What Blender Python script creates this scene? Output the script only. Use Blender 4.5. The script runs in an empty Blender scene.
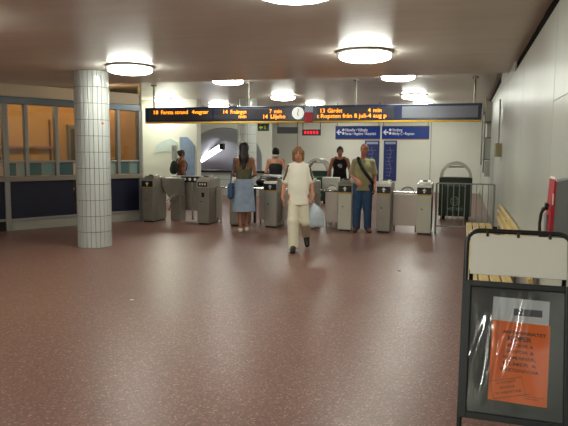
import bpy, bmesh, math, random
import numpy as np
from mathutils import Vector, Matrix

random.seed(7)
PI = math.pi
scene = bpy.context.scene
COL = scene.collection

# ------------------------------------------------------------------ camera
F, CX, CY, CAMH = 600.0, 284.0, 213.0, 1.6          # focal length in pixels of the 568x426 frame
def cam_axes(vp=(464.5, 153.0), slope=0.008):
    v = Vector((vp[0]-CX, CY-vp[1], -F)).normalized()
    u = Vector((1, -slope, 0)).cross(v)
    if u.y < 0: u = -u
    u.normalize()
    return Matrix((v.cross(u), v, u))                # camera -> world
RC = cam_axes()
def ray(px, py): return RC @ Vector(((px-CX)/F, -(py-CY)/F, -1.0))
def on_z(px, py, z=0.0):
    r = ray(px, py); t = (z-CAMH)/r.z; return Vector((r.x*t, r.y*t, z))
def on_y(px, py, Y):
    r = ray(px, py); t = Y/r.y; return Vector((r.x*t, Y, CAMH+r.z*t))
def on_x(px, py, X):
    r = ray(px, py); t = X/r.x; return Vector((X, r.y*t, CAMH+r.z*t))

cd = bpy.data.cameras.new('camera'); cam = bpy.data.objects.new('camera', cd); COL.objects.link(cam)
cd.sensor_fit = 'HORIZONTAL'; cd.sensor_width = 36.0; cd.lens = F/568.0*36.0
cd.clip_start = 0.05; cd.clip_end = 200
cam.matrix_world = Matrix.Translation((0, 0, CAMH)) @ RC.to_4x4()
scene.camera = cam

# ------------------------------------------------------------------ light and exposure
LAMP_POWER = 36.0
world = bpy.data.worlds.new('world'); scene.world = world; world.use_nodes = True
world.node_tree.nodes['Background'].inputs[0].default_value = (0, 0, 0, 1)
vs = scene.view_settings
vs.view_transform = 'Standard'; vs.look = 'None'; vs.gamma = 1.0; vs.use_curve_mapping = False
vs.exposure = 0.0

# ------------------------------------------------------------------ materials
def lin(c):
    return tuple(((x/255)/12.92 if x/255 <= 0.04045 else ((x/255+0.055)/1.055)**2.4) for x in c)
MATS = {}
def mat(name, rgb, rough=0.5, metal=0.0, spec=0.5, noise=0.0, nscale=8.0, bump=0.0, bscale=40.0,
        emit=None, es=0.0, alpha=1.0, trans=0.0, stretch=None):
    if name in MATS: return MATS[name]
    m = bpy.data.materials.new(name); m.use_nodes = True
    nt = m.node_tree; b = nt.nodes['Principled BSDF']
    c = lin(rgb)
    b.inputs['Base Color'].default_value = (*c, 1); b.inputs['Roughness'].default_value = rough
    b.inputs['Metallic'].default_value = metal; b.inputs['Specular IOR Level'].default_value = spec
    b.inputs['Alpha'].default_value = alpha
    if trans: b.inputs['Transmission Weight'].default_value = trans
    tc = None
    if noise or bump:
        tc = nt.nodes.new('ShaderNodeTexCoord'); mp = nt.nodes.new('ShaderNodeMapping')
        nt.links.new(tc.outputs['Object'], mp.inputs['Vector'])
        if stretch: mp.inputs['Scale'].default_value = stretch
    if noise:
        n = nt.nodes.new('ShaderNodeTexNoise'); n.inputs['Scale'].default_value = nscale; n.inputs['Detail'].default_value = 5
        nt.links.new(mp.outputs[0], n.inputs['Vector'])
        mr = nt.nodes.new('ShaderNodeMapRange'); mr.inputs[1].default_value = 0.3; mr.inputs[2].default_value = 0.7
        mr.inputs[3].default_value = 1-noise; mr.inputs[4].default_value = 1+noise
        nt.links.new(n.outputs['Fac'], mr.inputs[0])
        mx = nt.nodes.new('ShaderNodeVectorMath'); mx.operation = 'SCALE'; mx.inputs[0].default_value = c
        nt.links.new(mr.outputs[0], mx.inputs['Scale']); nt.links.new(mx.outputs[0], b.inputs['Base Color'])
    if bump:
        n = nt.nodes.new('ShaderNodeTexNoise'); n.inputs['Scale'].default_value = bscale; n.inputs['Detail'].default_value = 3
        nt.links.new(mp.outputs[0], n.inputs['Vector'])
        bp = nt.nodes.new('ShaderNodeBump'); bp.inputs['Strength'].default_value = bump; bp.inputs['Distance'].default_value = 0.02
        nt.links.new(n.outputs['Fac'], bp.inputs['Height']); nt.links.new(bp.outputs[0], b.inputs['Normal'])
    if emit:
        b.inputs['Emission Color'].default_value = (*lin(emit), 1); b.inputs['Emission Strength'].default_value = es
    MATS[name] = m
    return m

def glass_mat(name, tint, gloss=0.12, rough=0.02):
    m = bpy.data.materials.new(name); m.use_nodes = True; nt = m.node_tree
    nt.nodes.clear()
    o = nt.nodes.new('ShaderNodeOutputMaterial'); mix = nt.nodes.new('ShaderNodeMixShader')
    t = nt.nodes.new('ShaderNodeBsdfTransparent'); g = nt.nodes.new('ShaderNodeBsdfGlossy')
    fr = nt.nodes.new('ShaderNodeFresnel'); ad = nt.nodes.new('ShaderNodeMath'); ad.operation = 'ADD'
    ad.inputs[1].default_value = gloss; fr.inputs['IOR'].default_value = 1.4
    t.inputs[0].default_value = (*lin(tint), 1); g.inputs['Roughness'].default_value = rough
    nt.links.new(fr.outputs[0], ad.inputs[0]); nt.links.new(ad.outputs[0], mix.inputs[0])
    nt.links.new(t.outputs[0], mix.inputs[1]); nt.links.new(g.outputs[0], mix.inputs[2]); nt.links.new(mix.outputs[0], o.inputs[0])
    MATS[name] = m
    return m

def floor_mat():
    m = bpy.data.materials.new('terrazzo'); m.use_nodes = True; nt = m.node_tree; b = nt.nodes['Principled BSDF']
    tc = nt.nodes.new('ShaderNodeTexCoord')
    v = nt.nodes.new('ShaderNodeTexVoronoi'); v.inputs['Scale'].default_value = 85; nt.links.new(tc.outputs['Object'], v.inputs['Vector'])
    cr = nt.nodes.new('ShaderNodeValToRGB'); e = cr.color_ramp.elements
    e[0].position = 0.0; e[0].color = (*lin((100, 67, 60)), 1); e[1].position = 1.0; e[1].color = (*lin((158, 126, 117)), 1)
    for p, c in ((0.4, (110, 77, 67)), (0.75, (118, 84, 74)), (0.9, (135, 101, 90))):
        k = cr.color_ramp.elements.new(p); k.color = (*lin(c), 1)
    sep = nt.nodes.new('ShaderNodeSeparateColor'); nt.links.new(v.outputs['Color'], sep.inputs[0]); nt.links.new(sep.outputs[0], cr.inputs[0])
    n = nt.nodes.new('ShaderNodeTexNoise'); n.inputs['Scale'].default_value = 0.7; n.inputs['Detail'].default_value = 6
    nt.links.new(tc.outputs['Object'], n.inputs['Vector'])
    mr = nt.nodes.new('ShaderNodeMapRange'); mr.inputs[1].default_value = .3; mr.inputs[2].default_value = .7; mr.inputs[3].default_value = .93; mr.inputs[4].default_value = 1.06
    nt.links.new(n.outputs['Fac'], mr.inputs[0])
    sc = nt.nodes.new('ShaderNodeVectorMath'); sc.operation = 'SCALE'
    nt.links.new(cr.outputs[0], sc.inputs[0]); nt.links.new(mr.outputs[0], sc.inputs['Scale']); nt.links.new(sc.outputs[0], b.inputs['Base Color'])
    mr2 = nt.nodes.new('ShaderNodeMapRange'); mr2.inputs[1].default_value = .3; mr2.inputs[2].default_value = .7; mr2.inputs[3].default_value = .33; mr2.inputs[4].default_value = .39
    nt.links.new(n.outputs['Fac'], mr2.inputs[0]); nt.links.new(mr2.outputs[0], b.inputs['Roughness'])
    b.inputs['Specular IOR Level'].default_value = 0.4
    n3 = nt.nodes.new('ShaderNodeTexNoise'); n3.inputs['Scale'].default_value = 3.5; nt.links.new(tc.outputs['Object'], n3.inputs['Vector'])
    bp = nt.nodes.new('ShaderNodeBump'); bp.inputs['Strength'].default_value = .015; bp.inputs['Distance'].default_value = .02
    nt.links.new(n3.outputs['Fac'], bp.inputs['Height']); nt.links.new(bp.outputs[0], b.inputs['Normal'])
    return m

M_floor = floor_mat()
M_ceil = mat('ceiling_paint', (216, 208, 199), .33, noise=.06, nscale=1.2, bump=.12, bscale=3.0, stretch=(1, 5, 1))
M_wall = mat('wall_enamel', (178, 181, 172), .34, noise=.07, nscale=.9)
M_wallb = mat('wall_white', (226, 226, 214), .45, noise=.02, nscale=1.0)
M_black = mat('black_gap', (9, 9, 10), .9, spec=.1)
M_steel = mat('brushed_steel', (176, 172, 162), .36, metal=.85, noise=.06, nscale=5, stretch=(1, 1, .2))
M_steeld = mat('dull_steel', (152, 147, 138), .42, metal=.75, noise=.08, nscale=5)
M_cream = mat('cream_enamel', (202, 200, 184), .42)
M_chrome = mat('chrome', (205, 205, 205), .15, metal=1.0)
M_alu = mat('booth_aluminium', (156, 156, 152), .4, metal=.6)
M_tile = mat('glazed_tile', (184, 187, 183), .12, noise=.03, nscale=3)
M_grout = mat('grout', (112, 110, 104), .8)
M_navy = mat('navy_panel', (18, 22, 44), .4)
M_boardblue = mat('display_navy', (20, 30, 62), .22)
M_yellow = mat('yellow_edge', (206, 160, 24), .4)
M_led = mat('led_window', (46, 44, 50), .25)
M_ledtext = mat('led_orange', (255, 150, 40), .5, emit=(255, 138, 22), es=3.2)
M_ledred = mat('led_red', (255, 30, 40), .5, emit=(255, 24, 46), es=1.8)
M_white = mat('white_plastic', (232, 232, 228), .4)
M_offwhite = mat('off_white_board', (234, 232, 222), .5)
M_blk = mat('black_plastic', (17, 17, 18), .35)
M_blktube = mat('black_tube', (20, 21, 22), .28)
M_red = mat('red_plastic', (176, 26, 42), .4)
M_grey = mat('grey_enamel', (122, 124, 124), .4)
M_green = mat('dark_green_metal', (16, 46, 32), .35)
M_wood = mat('bench_wood', (198, 172, 112), .45, noise=.14, nscale=6, stretch=(6, .5, 6))
M_orange = mat('orange_paper', (255, 124, 20), .7)
M_paper = mat('white_paper', (222, 224, 226), .7)
M_ink = mat('dark_ink', (96, 42, 14), .8)
M_slate = mat('slate_board', (46, 54, 56), .5)
M_glass = glass_mat('booth_glass', (232, 238, 236), .05)
M_plastic = glass_mat('clear_plastic', (246, 248, 250), .10, .09)
M_lamp = mat('lamp_diffuser', (250, 250, 246), .4, emit=(249, 252, 240), es=LAMP_POWER)
M_blue = mat('sign_blue', (28, 70, 170), .25)
M_blued = mat('poster_blue', (30, 44, 104), .4, noise=.15, nscale=6)

# ------------------------------------------------------------------ mesh helpers
def tag(o, label=None, cat=None, group=None, kind=None):
    if label: o['label'] = label
    if cat: o['category'] = cat
    if group: o['group'] = group
    if kind: o['kind'] = kind
    return o
def empty(name, loc, rz=0.0, label=None, cat=None, group=None):
    o = bpy.data.objects.new(name, None); COL.objects.link(o); o.location = loc; o.rotation_euler = (0, 0, rz)
    o.empty_display_size = .1
    return tag(o, label, cat, group)
def link_mesh(name, me, m, parent=None, smooth=False, loc=None):
    if m and not me.materials: me.materials.append(m)
    if smooth: me.polygons.foreach_set('use_smooth', [True]*len(me.polygons))
    o = bpy.data.objects.new(name, me); COL.objects.link(o)
    if parent: o.parent = parent
    if loc: o.location = loc
    return o
class MB:
    def __init__(self): self.bm = bmesh.new()
    def box(self, x0, x1, y0, y1, z0, z1, bev=0.0, rot=None):
        t = bmesh.new(); r = bmesh.ops.create_cube(t, size=1.0)
        bmesh.ops.scale(t, vec=(abs(x1-x0), abs(y1-y0), abs(z1-z0)), verts=t.verts)
        if bev: bmesh.ops.bevel(t, geom=t.edges[:], offset=bev, segments=2, affect='EDGES', profile=.6)
        mtx = Matrix.Translation(((x0+x1)/2, (y0+y1)/2, (z0+z1)/2))
        if rot is not None: mtx = mtx @ rot
        bmesh.ops.transform(t, matrix=mtx, verts=t.verts); self.merge(t); return self
    def merge(self, t):
        me = bpy.data.meshes.new('tmp'); t.to_mesh(me); t.free(); self.bm.from_mesh(me); bpy.data.meshes.remove(me)
    def xf(self, mtx): bmesh.ops.transform(self.bm, matrix=mtx, verts=self.bm.verts); return self
    def cyl(self, p0, p1, r0, r1=None, seg=16):
        p0 = Vector(p0); p1 = Vector(p1); r1 = r0 if r1 is None else r1
        t = bmesh.new(); d = p1-p0
        bmesh.ops.create_cone(t, cap_ends=True, segments=seg, radius1=r0, radius2=r1, depth=d.length)
        q = Vector((0, 0, 1)).rotation_difference(d.normalized()).to_matrix().to_4x4()
        bmesh.ops.transform(t, matrix=Matrix.Translation((p0+p1)/2) @ q, verts=t.verts); self.merge(t); return self
    def tube(self, pts, r, seg=10):
        pts = [Vector(p) for p in pts]; bm = self.bm; rings = []
        for i, p in enumerate(pts):
            a = pts[max(i-1, 0)]; b = pts[min(i+1, len(pts)-1)]; d = (b-a).normalized()
            ref = Vector((0, 0, 1)) if abs(d.z) < .9 else Vector((0, 1, 0))
            s = d.cross(ref).normalized(); u = s.cross(d)
            if rings and (s.dot(prev) < 0): s = -s; u = -u
            prev = s
            rr = r[i] if isinstance(r, (list, tuple)) else r
            rings.append([bm.verts.new(p+s*rr*math.cos(2*PI*k/seg)+u*rr*math.sin(2*PI*k/seg)) for k in range(seg)])
        for a, b in zip(rings, rings[1:]):
            for k in range(seg): bm.faces.new((a[k], a[(k+1) % seg], b[(k+1) % seg], b[k]))
        bm.faces.new(rings[0]); bm.faces.new(rings[-1]); return self
    def lathe(self, prof, seg=32, c=(0, 0, 0)):
        bm = self.bm; rings = []
        for r, z in prof:
            if r < 1e-6: rings.append([bm.verts.new((c[0], c[1], c[2]+z))])
            else: rings.append([bm.verts.new((c[0]+r*math.cos(2*PI*k/seg), c[1]+r*math.sin(2*PI*k/seg), c[2]+z)) for k in range(seg)])
        for a, b in zip(rings, rings[1:]):
            for k in range(seg):
                k2 = (k+1) % seg
                if len(a) == 1 and len(b) == 1: continue
                if len(a) == 1: bm.faces.new((a[0], b[k2], b[k]))
                elif len(b) == 1: bm.faces.new((a[k], a[k2], b[0]))
                else: bm.faces.new((a[k], a[k2], b[k2], b[k]))
        return self
    def prism(self, poly, axis, a, b):
        """poly: 2D outline; axis 'x','y','z' extruded from a to b"""
        bm = self.bm
        def P(u, v, w): return {'x': (w, u, v), 'y': (u, w, v), 'z': (u, v, w)}[axis]
        A = [bm.verts.new(P(u, v, a)) for u, v in poly]; B = [bm.verts.new(P(u, v, b)) for u, v in poly]
        bm.faces.new(A); bm.faces.new(B[::-1])
        n = len(poly)
        for i in range(n): bm.faces.new((A[i], B[i], B[(i+1) % n], A[(i+1) % n]))
        return self
    def build(self, name, m, parent=None, smooth=False, loc=None):
        bmesh.ops.recalc_face_normals(self.bm, faces=self.bm.faces)
        me = bpy.data.meshes.new(name); self.bm.to_mesh(me); self.bm.free()
        o = link_mesh(name, me, m, parent, False, loc)
        if smooth:
            me.polygons.foreach_set('use_smooth', [True]*len(me.polygons))
            try: me.set_sharp_from_angle(angle=math.radians(40))
            except Exception: pass
        return o
def Bx(*a, **k): return MB().box(*a, **k)
FONTC = []
def text_mesh(s, size, m, name, parent, origin, right=(1, 0, 0), up=(0, 0, 1), align='LEFT', width=None, ext=.001, bold=0.0, yscale=1.0):
    c = bpy.data.curves.new('txt', 'FONT'); c.body = s; c.size = size; c.align_x = align; c.extrude = ext; c.offset = bold
    c.resolution_u = 2
    t = bpy.data.objects.new('txt', c); me = bpy.data.meshes.new_from_object(t); bpy.data.objects.remove(t); bpy.data.curves.remove(c)
    n = len(me.vertices); co = np.zeros(n*3); me.vertices.foreach_get('co', co); co = co.reshape(-1, 3)
    sx = 1.0
    if width and n:
        w = co[:, 0].max()-co[:, 0].min(); sx = width/max(w, 1e-6)
    r = np.array(Vector(right).normalized()); u = np.array(Vector(up).normalized()); w_ = np.cross(r, u)
    out = np.array(origin)+np.outer(co[:, 0]*sx, r)+np.outer(co[:, 1]*yscale, u)+np.outer(co[:, 2], w_)
    me.vertices.foreach_set('co', out.ravel().astype(np.float32)); me.materials.clear(); me.materials.append(m)
    return link_mesh(name, me, m, parent)

# ------------------------------------------------------------------ room shell
XW, ZL, ZH, YSTEP, YB = .63, 2.87, 3.15, 10.3, 25.0
def struct(o): o['kind'] = 'structure'; return o
struct(Bx(-14, 2, -7, 32, -.2, 0).build('floor', M_floor))
ceil = struct(Bx(-14, 2, -7, YSTEP, ZL, ZL+.6).build('ceiling', M_ceil))
Bx(-14, 2, YSTEP, 32, ZH, ZH+.35).build('upper_ceiling', M_ceil, ceil)
# right wall: backing, separate enamel panels, black liner painting in the recess shade under the ceiling
wr = struct(Bx(XW+.16, XW+.4, -7, 26, 0, 3.6).build('wall_right', M_black))
joints = [-7, -4.5, -1.9, .6, 2.45, 4.95, 7.62, 10.45, 11.75, 13.1, 16.5, 19.2, 22, 25]
for a, b in zip(joints, joints[1:]):
    top = 2.715 if b <= 10.5 else 2.95
    if a >= 16: top = 2.97
    if abs(b-4.95) < .01:
        Bx(XW-.005, XW+.03, a+.006, b-.006, .1, 1.988, bev=.002).build('panel', M_wall, wr)
        Bx(XW-.005, XW+.03, a+.006, b-.006, 1.991, top, bev=.003).build('panel', M_wall, wr)
    else:
        Bx(XW-.005, XW+.03, a+.006, b-.006, .1, top, bev=.003).build('panel', M_wall, wr)
Bx(XW-.004, XW+.02, 9.0, 10.5, 2.72, ZL, bev=.002).build('filler_panel', M_wall, wr)
Bx(XW-.004, XW+.02, 10.52, 12.4, 2.95, ZH, bev=.002).build('filler_panel', M_wall, wr)
Bx(XW+.03, XW+.06, -7, 25.2, 2.6, 3.5).build('gap_shade_liner', M_black, wr)
struct(Bx(XW-.015, XW+.02, -7, 25, 0, .1).build('baseboard_right', M_steeld))
struct(Bx(-9.9, 1.2, YB, YB+.3, 0, 3.5).build('wall_back', M_wallb))
struct(Bx(-14, 2, -7.3, -7, 0, 3.5).build('wall_front', M_wallb))
struct(Bx(-14.3, -14, -7.3, 32, 0, 3.5).build('wall_left', M_wallb))
# pilaster line on the back wall
p = on_y(430, 170, YB)
struct(Bx(p.x-.02, p.x+.02, YB-.03, YB+.01, 0, ZH).build('trim_1', mat('trim_grey', (176, 176, 168), .5)))
p = on_y(297.5, 150, YB)
struct(Bx(p.x-.02, p.x+.02, YB-.02, YB+.01, 0, ZH).build('trim_2', MATS['trim_grey']))
# wall behind the wide gate at the left, with posters
YL = 16.8
x0 = on_y(120, 170, YL).x; x1 = on_y(197, 170, YL).x
wl = struct(Bx(x0-3, x1, YL, YL+.3, 0, 3.4).build('wall_landing', M_wallb))

# ------------------------------------------------------------------ people: smooth-union bodies turned into one surface
class Field:
    def __init__(s, lo, hi, h):
        s.h = h; s.lo = np.array(lo, float); s.n = np.ceil((np.array(hi)-s.lo)/h).astype(int)+1
        s.f = np.full(s.n, .5, np.float32)
    def sub(s, lo, hi):
        a = np.maximum(np.floor((np.array(lo)-s.lo)/s.h).astype(int), 0); b = np.minimum(np.ceil((np.array(hi)-s.lo)/s.h).astype(int)+1, s.n)
        if (b <= a).any(): return None
        ax = [s.lo[i]+s.h*np.arange(a[i], b[i]) for i in range(3)]
        return (slice(a[0], b[0]), slice(a[1], b[1]), slice(a[2], b[2])), np.meshgrid(*ax, indexing='ij')
    def add(s, lo, hi, fn, k):
        q = s.sub(np.array(lo)-k-3*s.h, np.array(hi)+k+3*s.h)
        if q is None: return
        sl, g = q; d = fn(*g).astype(np.float32); a = s.f[sl]
        hh = np.clip(.5+.5*(d-a)/k, 0, 1) if k > 0 else (d > a)*1.0
        s.f[sl] = d*(1-hh)+a*hh-k*hh*(1-hh)
    def cone(s, p0, p1, r0, r1, k=.03, sy=1.0):
        p0 = np.array(p0, float); p1 = np.array(p1, float); S = np.array([1, 1/sy, 1]); a = p0*S; b = p1*S; ba = b-a; bb = max(ba@ba, 1e-9)
        def fn(x, y, z):
            X, Y, Z = x-a[0], y/sy-a[1], z-a[2]
            t = np.clip((X*ba[0]+Y*ba[1]+Z*ba[2])/bb, 0, 1)
            return (np.sqrt((X-ba[0]*t)**2+(Y-ba[1]*t)**2+(Z-ba[2]*t)**2)-(r0+(r1-r0)*t))*min(1, sy)
        r = max(r0, r1); s.add(np.minimum(p0, p1)-r, np.maximum(p0, p1)+r, fn, k)
    def ell(s, c, r, k=.03, rx=0.0):
        c = np.array(c, float); r = np.array(r, float); ca, sa = math.cos(rx), math.sin(rx)
        def fn(x, y, z):
            X, Y0, Z0 = x-c[0], y-c[1], z-c[2]; Y = ca*Y0+sa*Z0; Z = -sa*Y0+ca*Z0
            k0 = np.sqrt((X/r[0])**2+(Y/r[1])**2+(Z/r[2])**2); k1 = np.sqrt((X/r[0]**2)**2+(Y/r[1]**2)**2+(Z/r[2]**2)**2)+1e-6
            return k0*(k0-1)/k1
        m = r.max(); s.add(c-m, c+m, fn, k)
    def cut(s, n, o):        # keep n.p <= o
        g = np.meshgrid(*[s.lo[i]+s.h*np.arange(s.n[i]) for i in range(3)], indexing='ij', sparse=True)
        s.f = np.maximum(s.f, (n[0]*g[0]+n[1]*g[1]+n[2]*g[2]-o).astype(np.float32))
    def carve(s, c, r):      # remove ball / ellipsoid
        g = np.meshgrid(*[s.lo[i]+s.h*np.arange(s.n[i]) for i in range(3)], indexing='ij', sparse=True)
        d = (1-np.sqrt(((g[0]-c[0])/r[0])**2+((g[1]-c[1])/r[1])**2+((g[2]-c[2])/r[2])**2))*min(r)
        s.f = np.maximum(s.f, d.astype(np.float32))
    def mesh(s, name):
        f = s.f.copy()
        for ax in range(3):
            sl = [slice(None)]*3; sl[ax] = 0; f[tuple(sl)] = .1; sl[ax] = -1; f[tuple(sl)] = .1
        ins = f < 0
        n = np.array(f.shape)-1
        cnt = np.zeros(n, np.int8)
        offs = [(i, j, k) for i in (0, 1) for j in (0, 1) for k in (0, 1)]
        for i, j, k in offs: cnt += ins[i:n[0]+i, j:n[1]+j, k:n[2]+k]
        act = (cnt > 0) & (cnt < 8); idx = np.argwhere(act); ids = np.full(n, -1, np.int64); ids[act] = np.arange(len(idx))
        acc = np.zeros((len(idx), 3)); num = np.zeros(len(idx))
        for a in offs:
            for ax in range(3):
                if a[ax]: continue
                b = list(a); b[ax] = 1
                A = idx+a; B = idx+b
                fa = f[A[:, 0], A[:, 1], A[:, 2]]; fb = f[B[:, 0], B[:, 1], B[:, 2]]
                cr = (fa < 0) != (fb < 0); t = np.where(cr, fa/np.where(fa == fb, 1, fa-fb), 0)
                pt = np.array(a, float)[None].repeat(len(idx), 0); pt[:, ax] = t
                acc[cr] += pt[cr]; num[cr] += 1
        V = s.lo+s.h*(idx+acc/num[:, None])
        quads = []
        for ax in range(3):
            u, v = (ax+1) % 3, (ax+2) % 3
            sa = [slice(None)]*3; sb = [slice(None)]*3; sa[ax] = slice(0, -1); sb[ax] = slice(1, None)
            ch = np.argwhere(ins[tuple(sa)] != ins[tuple(sb)])
            ch = ch[(ch[:, u] > 0) & (ch[:, v] > 0) & (ch[:, u] < n[u]) & (ch[:, v] < n[v])]
            flip = ins[ch[:, 0], ch[:, 1], ch[:, 2]]
            cs = []
            for du, dv in ((1, 1), (0, 1), (0, 0), (1, 0)):
                c = ch.copy(); c[:, u] -= du; c[:, v] -= dv; cs.append(ids[c[:, 0], c[:, 1], c[:, 2]])
            q = np.stack(cs, 1); q[~flip] = q[~flip][:, ::-1]; quads.append(q)
        Q = np.concatenate(quads)
        me = bpy.data.meshes.new(name); me.vertices.add(len(V)); me.vertices.foreach_set('co', V.ravel())
        me.loops.add(len(Q)*4); me.loops.foreach_set('vertex_index', Q.ravel().astype(np.int32))
        me.polygons.add(len(Q)); me.polygons.foreach_set('loop_start', np.arange(0, len(Q)*4, 4, dtype=np.int32))
        me.update(calc_edges=True); me.validate()
        return me
def fobj(fld, name, m, parent):
    return link_mesh(name, fld.mesh(name), m, parent, smooth=True)

def hand(fd, wrist, d, n, side, curl=.5):
    """d = direction of the fingers, n = palm normal, side = direction to the thumb"""
    w = Vector(wrist); d = Vector(d).normalized(); n = Vector(n).normalized(); s = d.cross(n).normalized()
    if s.dot(Vector(side)) < 0: s = -s
    L = (.068, .076, .071, .056)
    for i in range(4):
        o = (.5-i/3.)*.066
        kn = w+d*.088+s*o
        fd.cone(w+s*o*.45, kn, .0155, .0135, .012)
        a = curl*.55; b = curl*1.5
        d1 = d*math.cos(a)+n*math.sin(a); m1 = kn+d1*L[i]*.52
        d2 = d*math.cos(b)+n*math.sin(b); m2 = m1+d2*L[i]*.30
        d3 = d*math.cos(b*1.5)+n*math.sin(b*1.5); m3 = m2+d3*L[i]*.24
        fd.cone(kn, m1, .0105, .0095, .004); fd.cone(m1, m2, .0095, .0088, .004); fd.cone(m2, m3, .0088, .0075, .004)
    t0 = w+d*.018+s*.02; t1 = t0+(s*.75+d*.6+n*.25).normalized()*.045; t2 = t1+(s*.2+d+n*.35).normalized()*.032; t3 = t2+(d-s*.1+n*.5).normalized()*.024
    fd.cone(t0, t1, .015, .0125, .012); fd.cone(t1, t2, .012, .0105, .004); fd.cone(t2, t3, .0105, .0085, .004)

SKIN = mat('skin', (186, 128, 100), .5); SKINT = mat('skin_tan', (150, 98, 72), .5); SKINR = mat('skin_ruddy', (192, 122, 98), .5)
def make_person(name, loc, rz, label, J, skin, s=1.0, fem=False, h=.0075, hands=(.5, .5), headyaw=0.0):
    """J: joints of a figure facing -Y (its right hand is at -x); returns root"""
    root = empty(name, loc, rz, label, 'person')
    fd = Field((-.62, -.62, -.02), (.62, .62, 1.9), h)
    sh = J.get('sw', .155 if fem else .16)
    hz = J.get('dz', 0.0)
    def T(x, y, z): return (x, y, z+hz)
    fd.ell(T(0, 0, .94), (.165, .115, .12), .05); fd.ell(T(0, 0, 1.08), (.128 if fem else .142, .095, .14), .06)
    fd.ell(T(0, 0, 1.27), (.15 if fem else .16, .112, .17), .06)
    fd.cone(T(-sh, .005, 1.405), T(sh, .005, 1.405), .055, .055, .05)
    fd.cone(T(0, .015, 1.38), T(0, -.005, 1.54), .058, .05, .03)
    hx, hy, hzz = J.get('head', (0, -.015, 1.615)); hzz += hz
    cyw, syw = math.cos(headyaw), math.sin(headyaw)
    def Hh(x, y, z): return (hx+cyw*x-syw*y, hy+syw*x+cyw*y, hzz+z)
    fd.ell(Hh(0, .008, .018), (.076, .094, .1), .02); fd.ell(Hh(0, -.03, -.055), (.056, .06, .058), .03)
    fd.cone(Hh(0, -.088, .01), Hh(0, -.108, -.028), .009, .014, .012)
    fd.cone(Hh(-.02, -.088, -.06), Hh(.02, -.088, -.06), .007, .007, .006)
    for sg in (-1, 1):
        fd.ell(Hh(sg*.078, .015, -.005), (.012, .022, .033), .006)
        fd.ell(Hh(sg*.032, -.078, .028), (.022, .014, .009), .01)
    for sd, sg in (('R', -1), ('L', 1)):
        S, Ee, W = J['sh'+sd], J['el'+sd], J['wr'+sd]
        a = .040 if fem else .047
        fd.cone(S, Ee, a+.004, a-.008, .035); fd.cone(Ee, W, a-.008, .027, .02)
        hd = J['hd'+sd]
        hand(fd, W, hd[0], hd[1], hd[2], hands[0 if sd == 'R' else 1])
        Hp, K, A, Tt = J['hip'+sd], J['kn'+sd], J['an'+sd], J['toe'+sd]
        fd.cone(Hp, K, .088, .056, .05); fd.cone(K, A, .056, .036, .025)
        mid = np.array(K)*.68+np.array(A)*.32; fd.ell(mid+np.array((0, .018, 0)), (.05, .052, .1), .03)
        Av, Tv = Vector(A), Vector(Tt)
        fd.cone(A, Tt, .037, .026, .02)
        back = Av+(Av-Tv).normalized()*.03; fd.ell((back.x, back.y, max(back.z-.03, .034)), (.03, .036, .032), .02)
    root['_'] = 0; del root['_']
    b = fobj(fd, 'body', skin, root)
    for sg in (-1, 1):
        c = Hh(sg*.031, -.0835, .012)
        MB().lathe([(0, -.007), (.006, -.004), (.0105, 0), (.006, .004), (0, .007)], 10).build('eye', M_blk, root, True, c)
    for sg in (-1, 1): MB().tube([Hh(sg*.014, -.094, .034), Hh(sg*.032, -.091, .039), Hh(sg*.05, -.076, .033)], .005, 6).build('eyebrow', mat('brow', (70, 48, 34), .7), root, True)
    MB().tube([Hh(-.022, -.094, -.06), Hh(0, -.0985, -.062), Hh(.022, -.094, -.06)], .0045, 6).build('lips', mat('lips', (150, 84, 74), .5), root, True)
    return root, fd, Hh, T
def base_pose(dz=0.0):
    d = dict(shR=(-.185, .005, 1.39), shL=(.185, .005, 1.39), elR=(-.235, .03, 1.11), elL=(.235, .03, 1.11), wrR=(-.24, -.03, .87), wrL=(.24, -.03, .87),
             hipR=(-.088, 0, .90), hipL=(.088, 0, .90), knR=(-.095, -.015, .49), knL=(.095, -.015, .49),
             anR=(-.1, .01, .085), anL=(.1, .01, .085), toeR=(-.115, -.15, .035), toeL=(.115, -.15, .035))
    d['hdR'] = ((0, -.1, -1), (1, 0, 0), (0, -1, 0)); d['hdL'] = ((0, -.1, -1), (-1, 0, 0), (0, -1, 0))
    return d
def F0(h=.008): return Field((-.62, -.62, -.02), (.62, .62, 1.9), h)
def shoe(parent, J, sd, m, sole=None, k=1.0):
    A, T = Vector(J['an'+sd]), Vector(J['toe'+sd])
    f = F0(.007); d = (T-A); d.normalize()
    heel = A-d*.035; fl = Vector((0, 0, -1))
    f.cone(A+Vector((0, 0, -.005)), T, .052, .041, .02); f.cone(heel+fl*.02, T+d*.03, .047, .036, .02); f.cone(A+Vector((0, 0, .03)), A, .046, .048, .01)
    if min(A.z, T.z+.05) < .1: f.cut((0, 0, -1), -0.0)
    o = fobj(f, 'shoe', m, parent)
    if sole:
        g = F0(.007); g.cone(heel+fl*.03, T+d*.035, .05, .039, .01); g.cut((0, 0, 1), .028); g.cut((0, 0, -1), 0.0)
        if f is not None and A.z < .12: fobj(g, 'sole', sole, o)
    return o
def hair_cap(parent, Hh, m, back=.0, front=.045, scale=1.06, low=-.02, extra=None, h=.006):
    f = Field((-.4, -.4, .9), (.4, .4, 1.95), h)
    c = Hh(0, .014, .026); f.ell(c, (.082*scale, .1*scale, .1*scale), .01)
    if extra: extra(f)
    # open the face
    fc = Hh(0, -.115, -.035); f.carve(fc, (.07, .085, front+.055))
    f2 = f
    if low is not None: f2.cut((0, 0, -1), -(Hh(0, 0, low)[2]))
    return fobj(f, 'hair', m, parent)
def face_cam(p, off=0.0): return math.atan2(-p.x, p.y)*1.0+off

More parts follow.
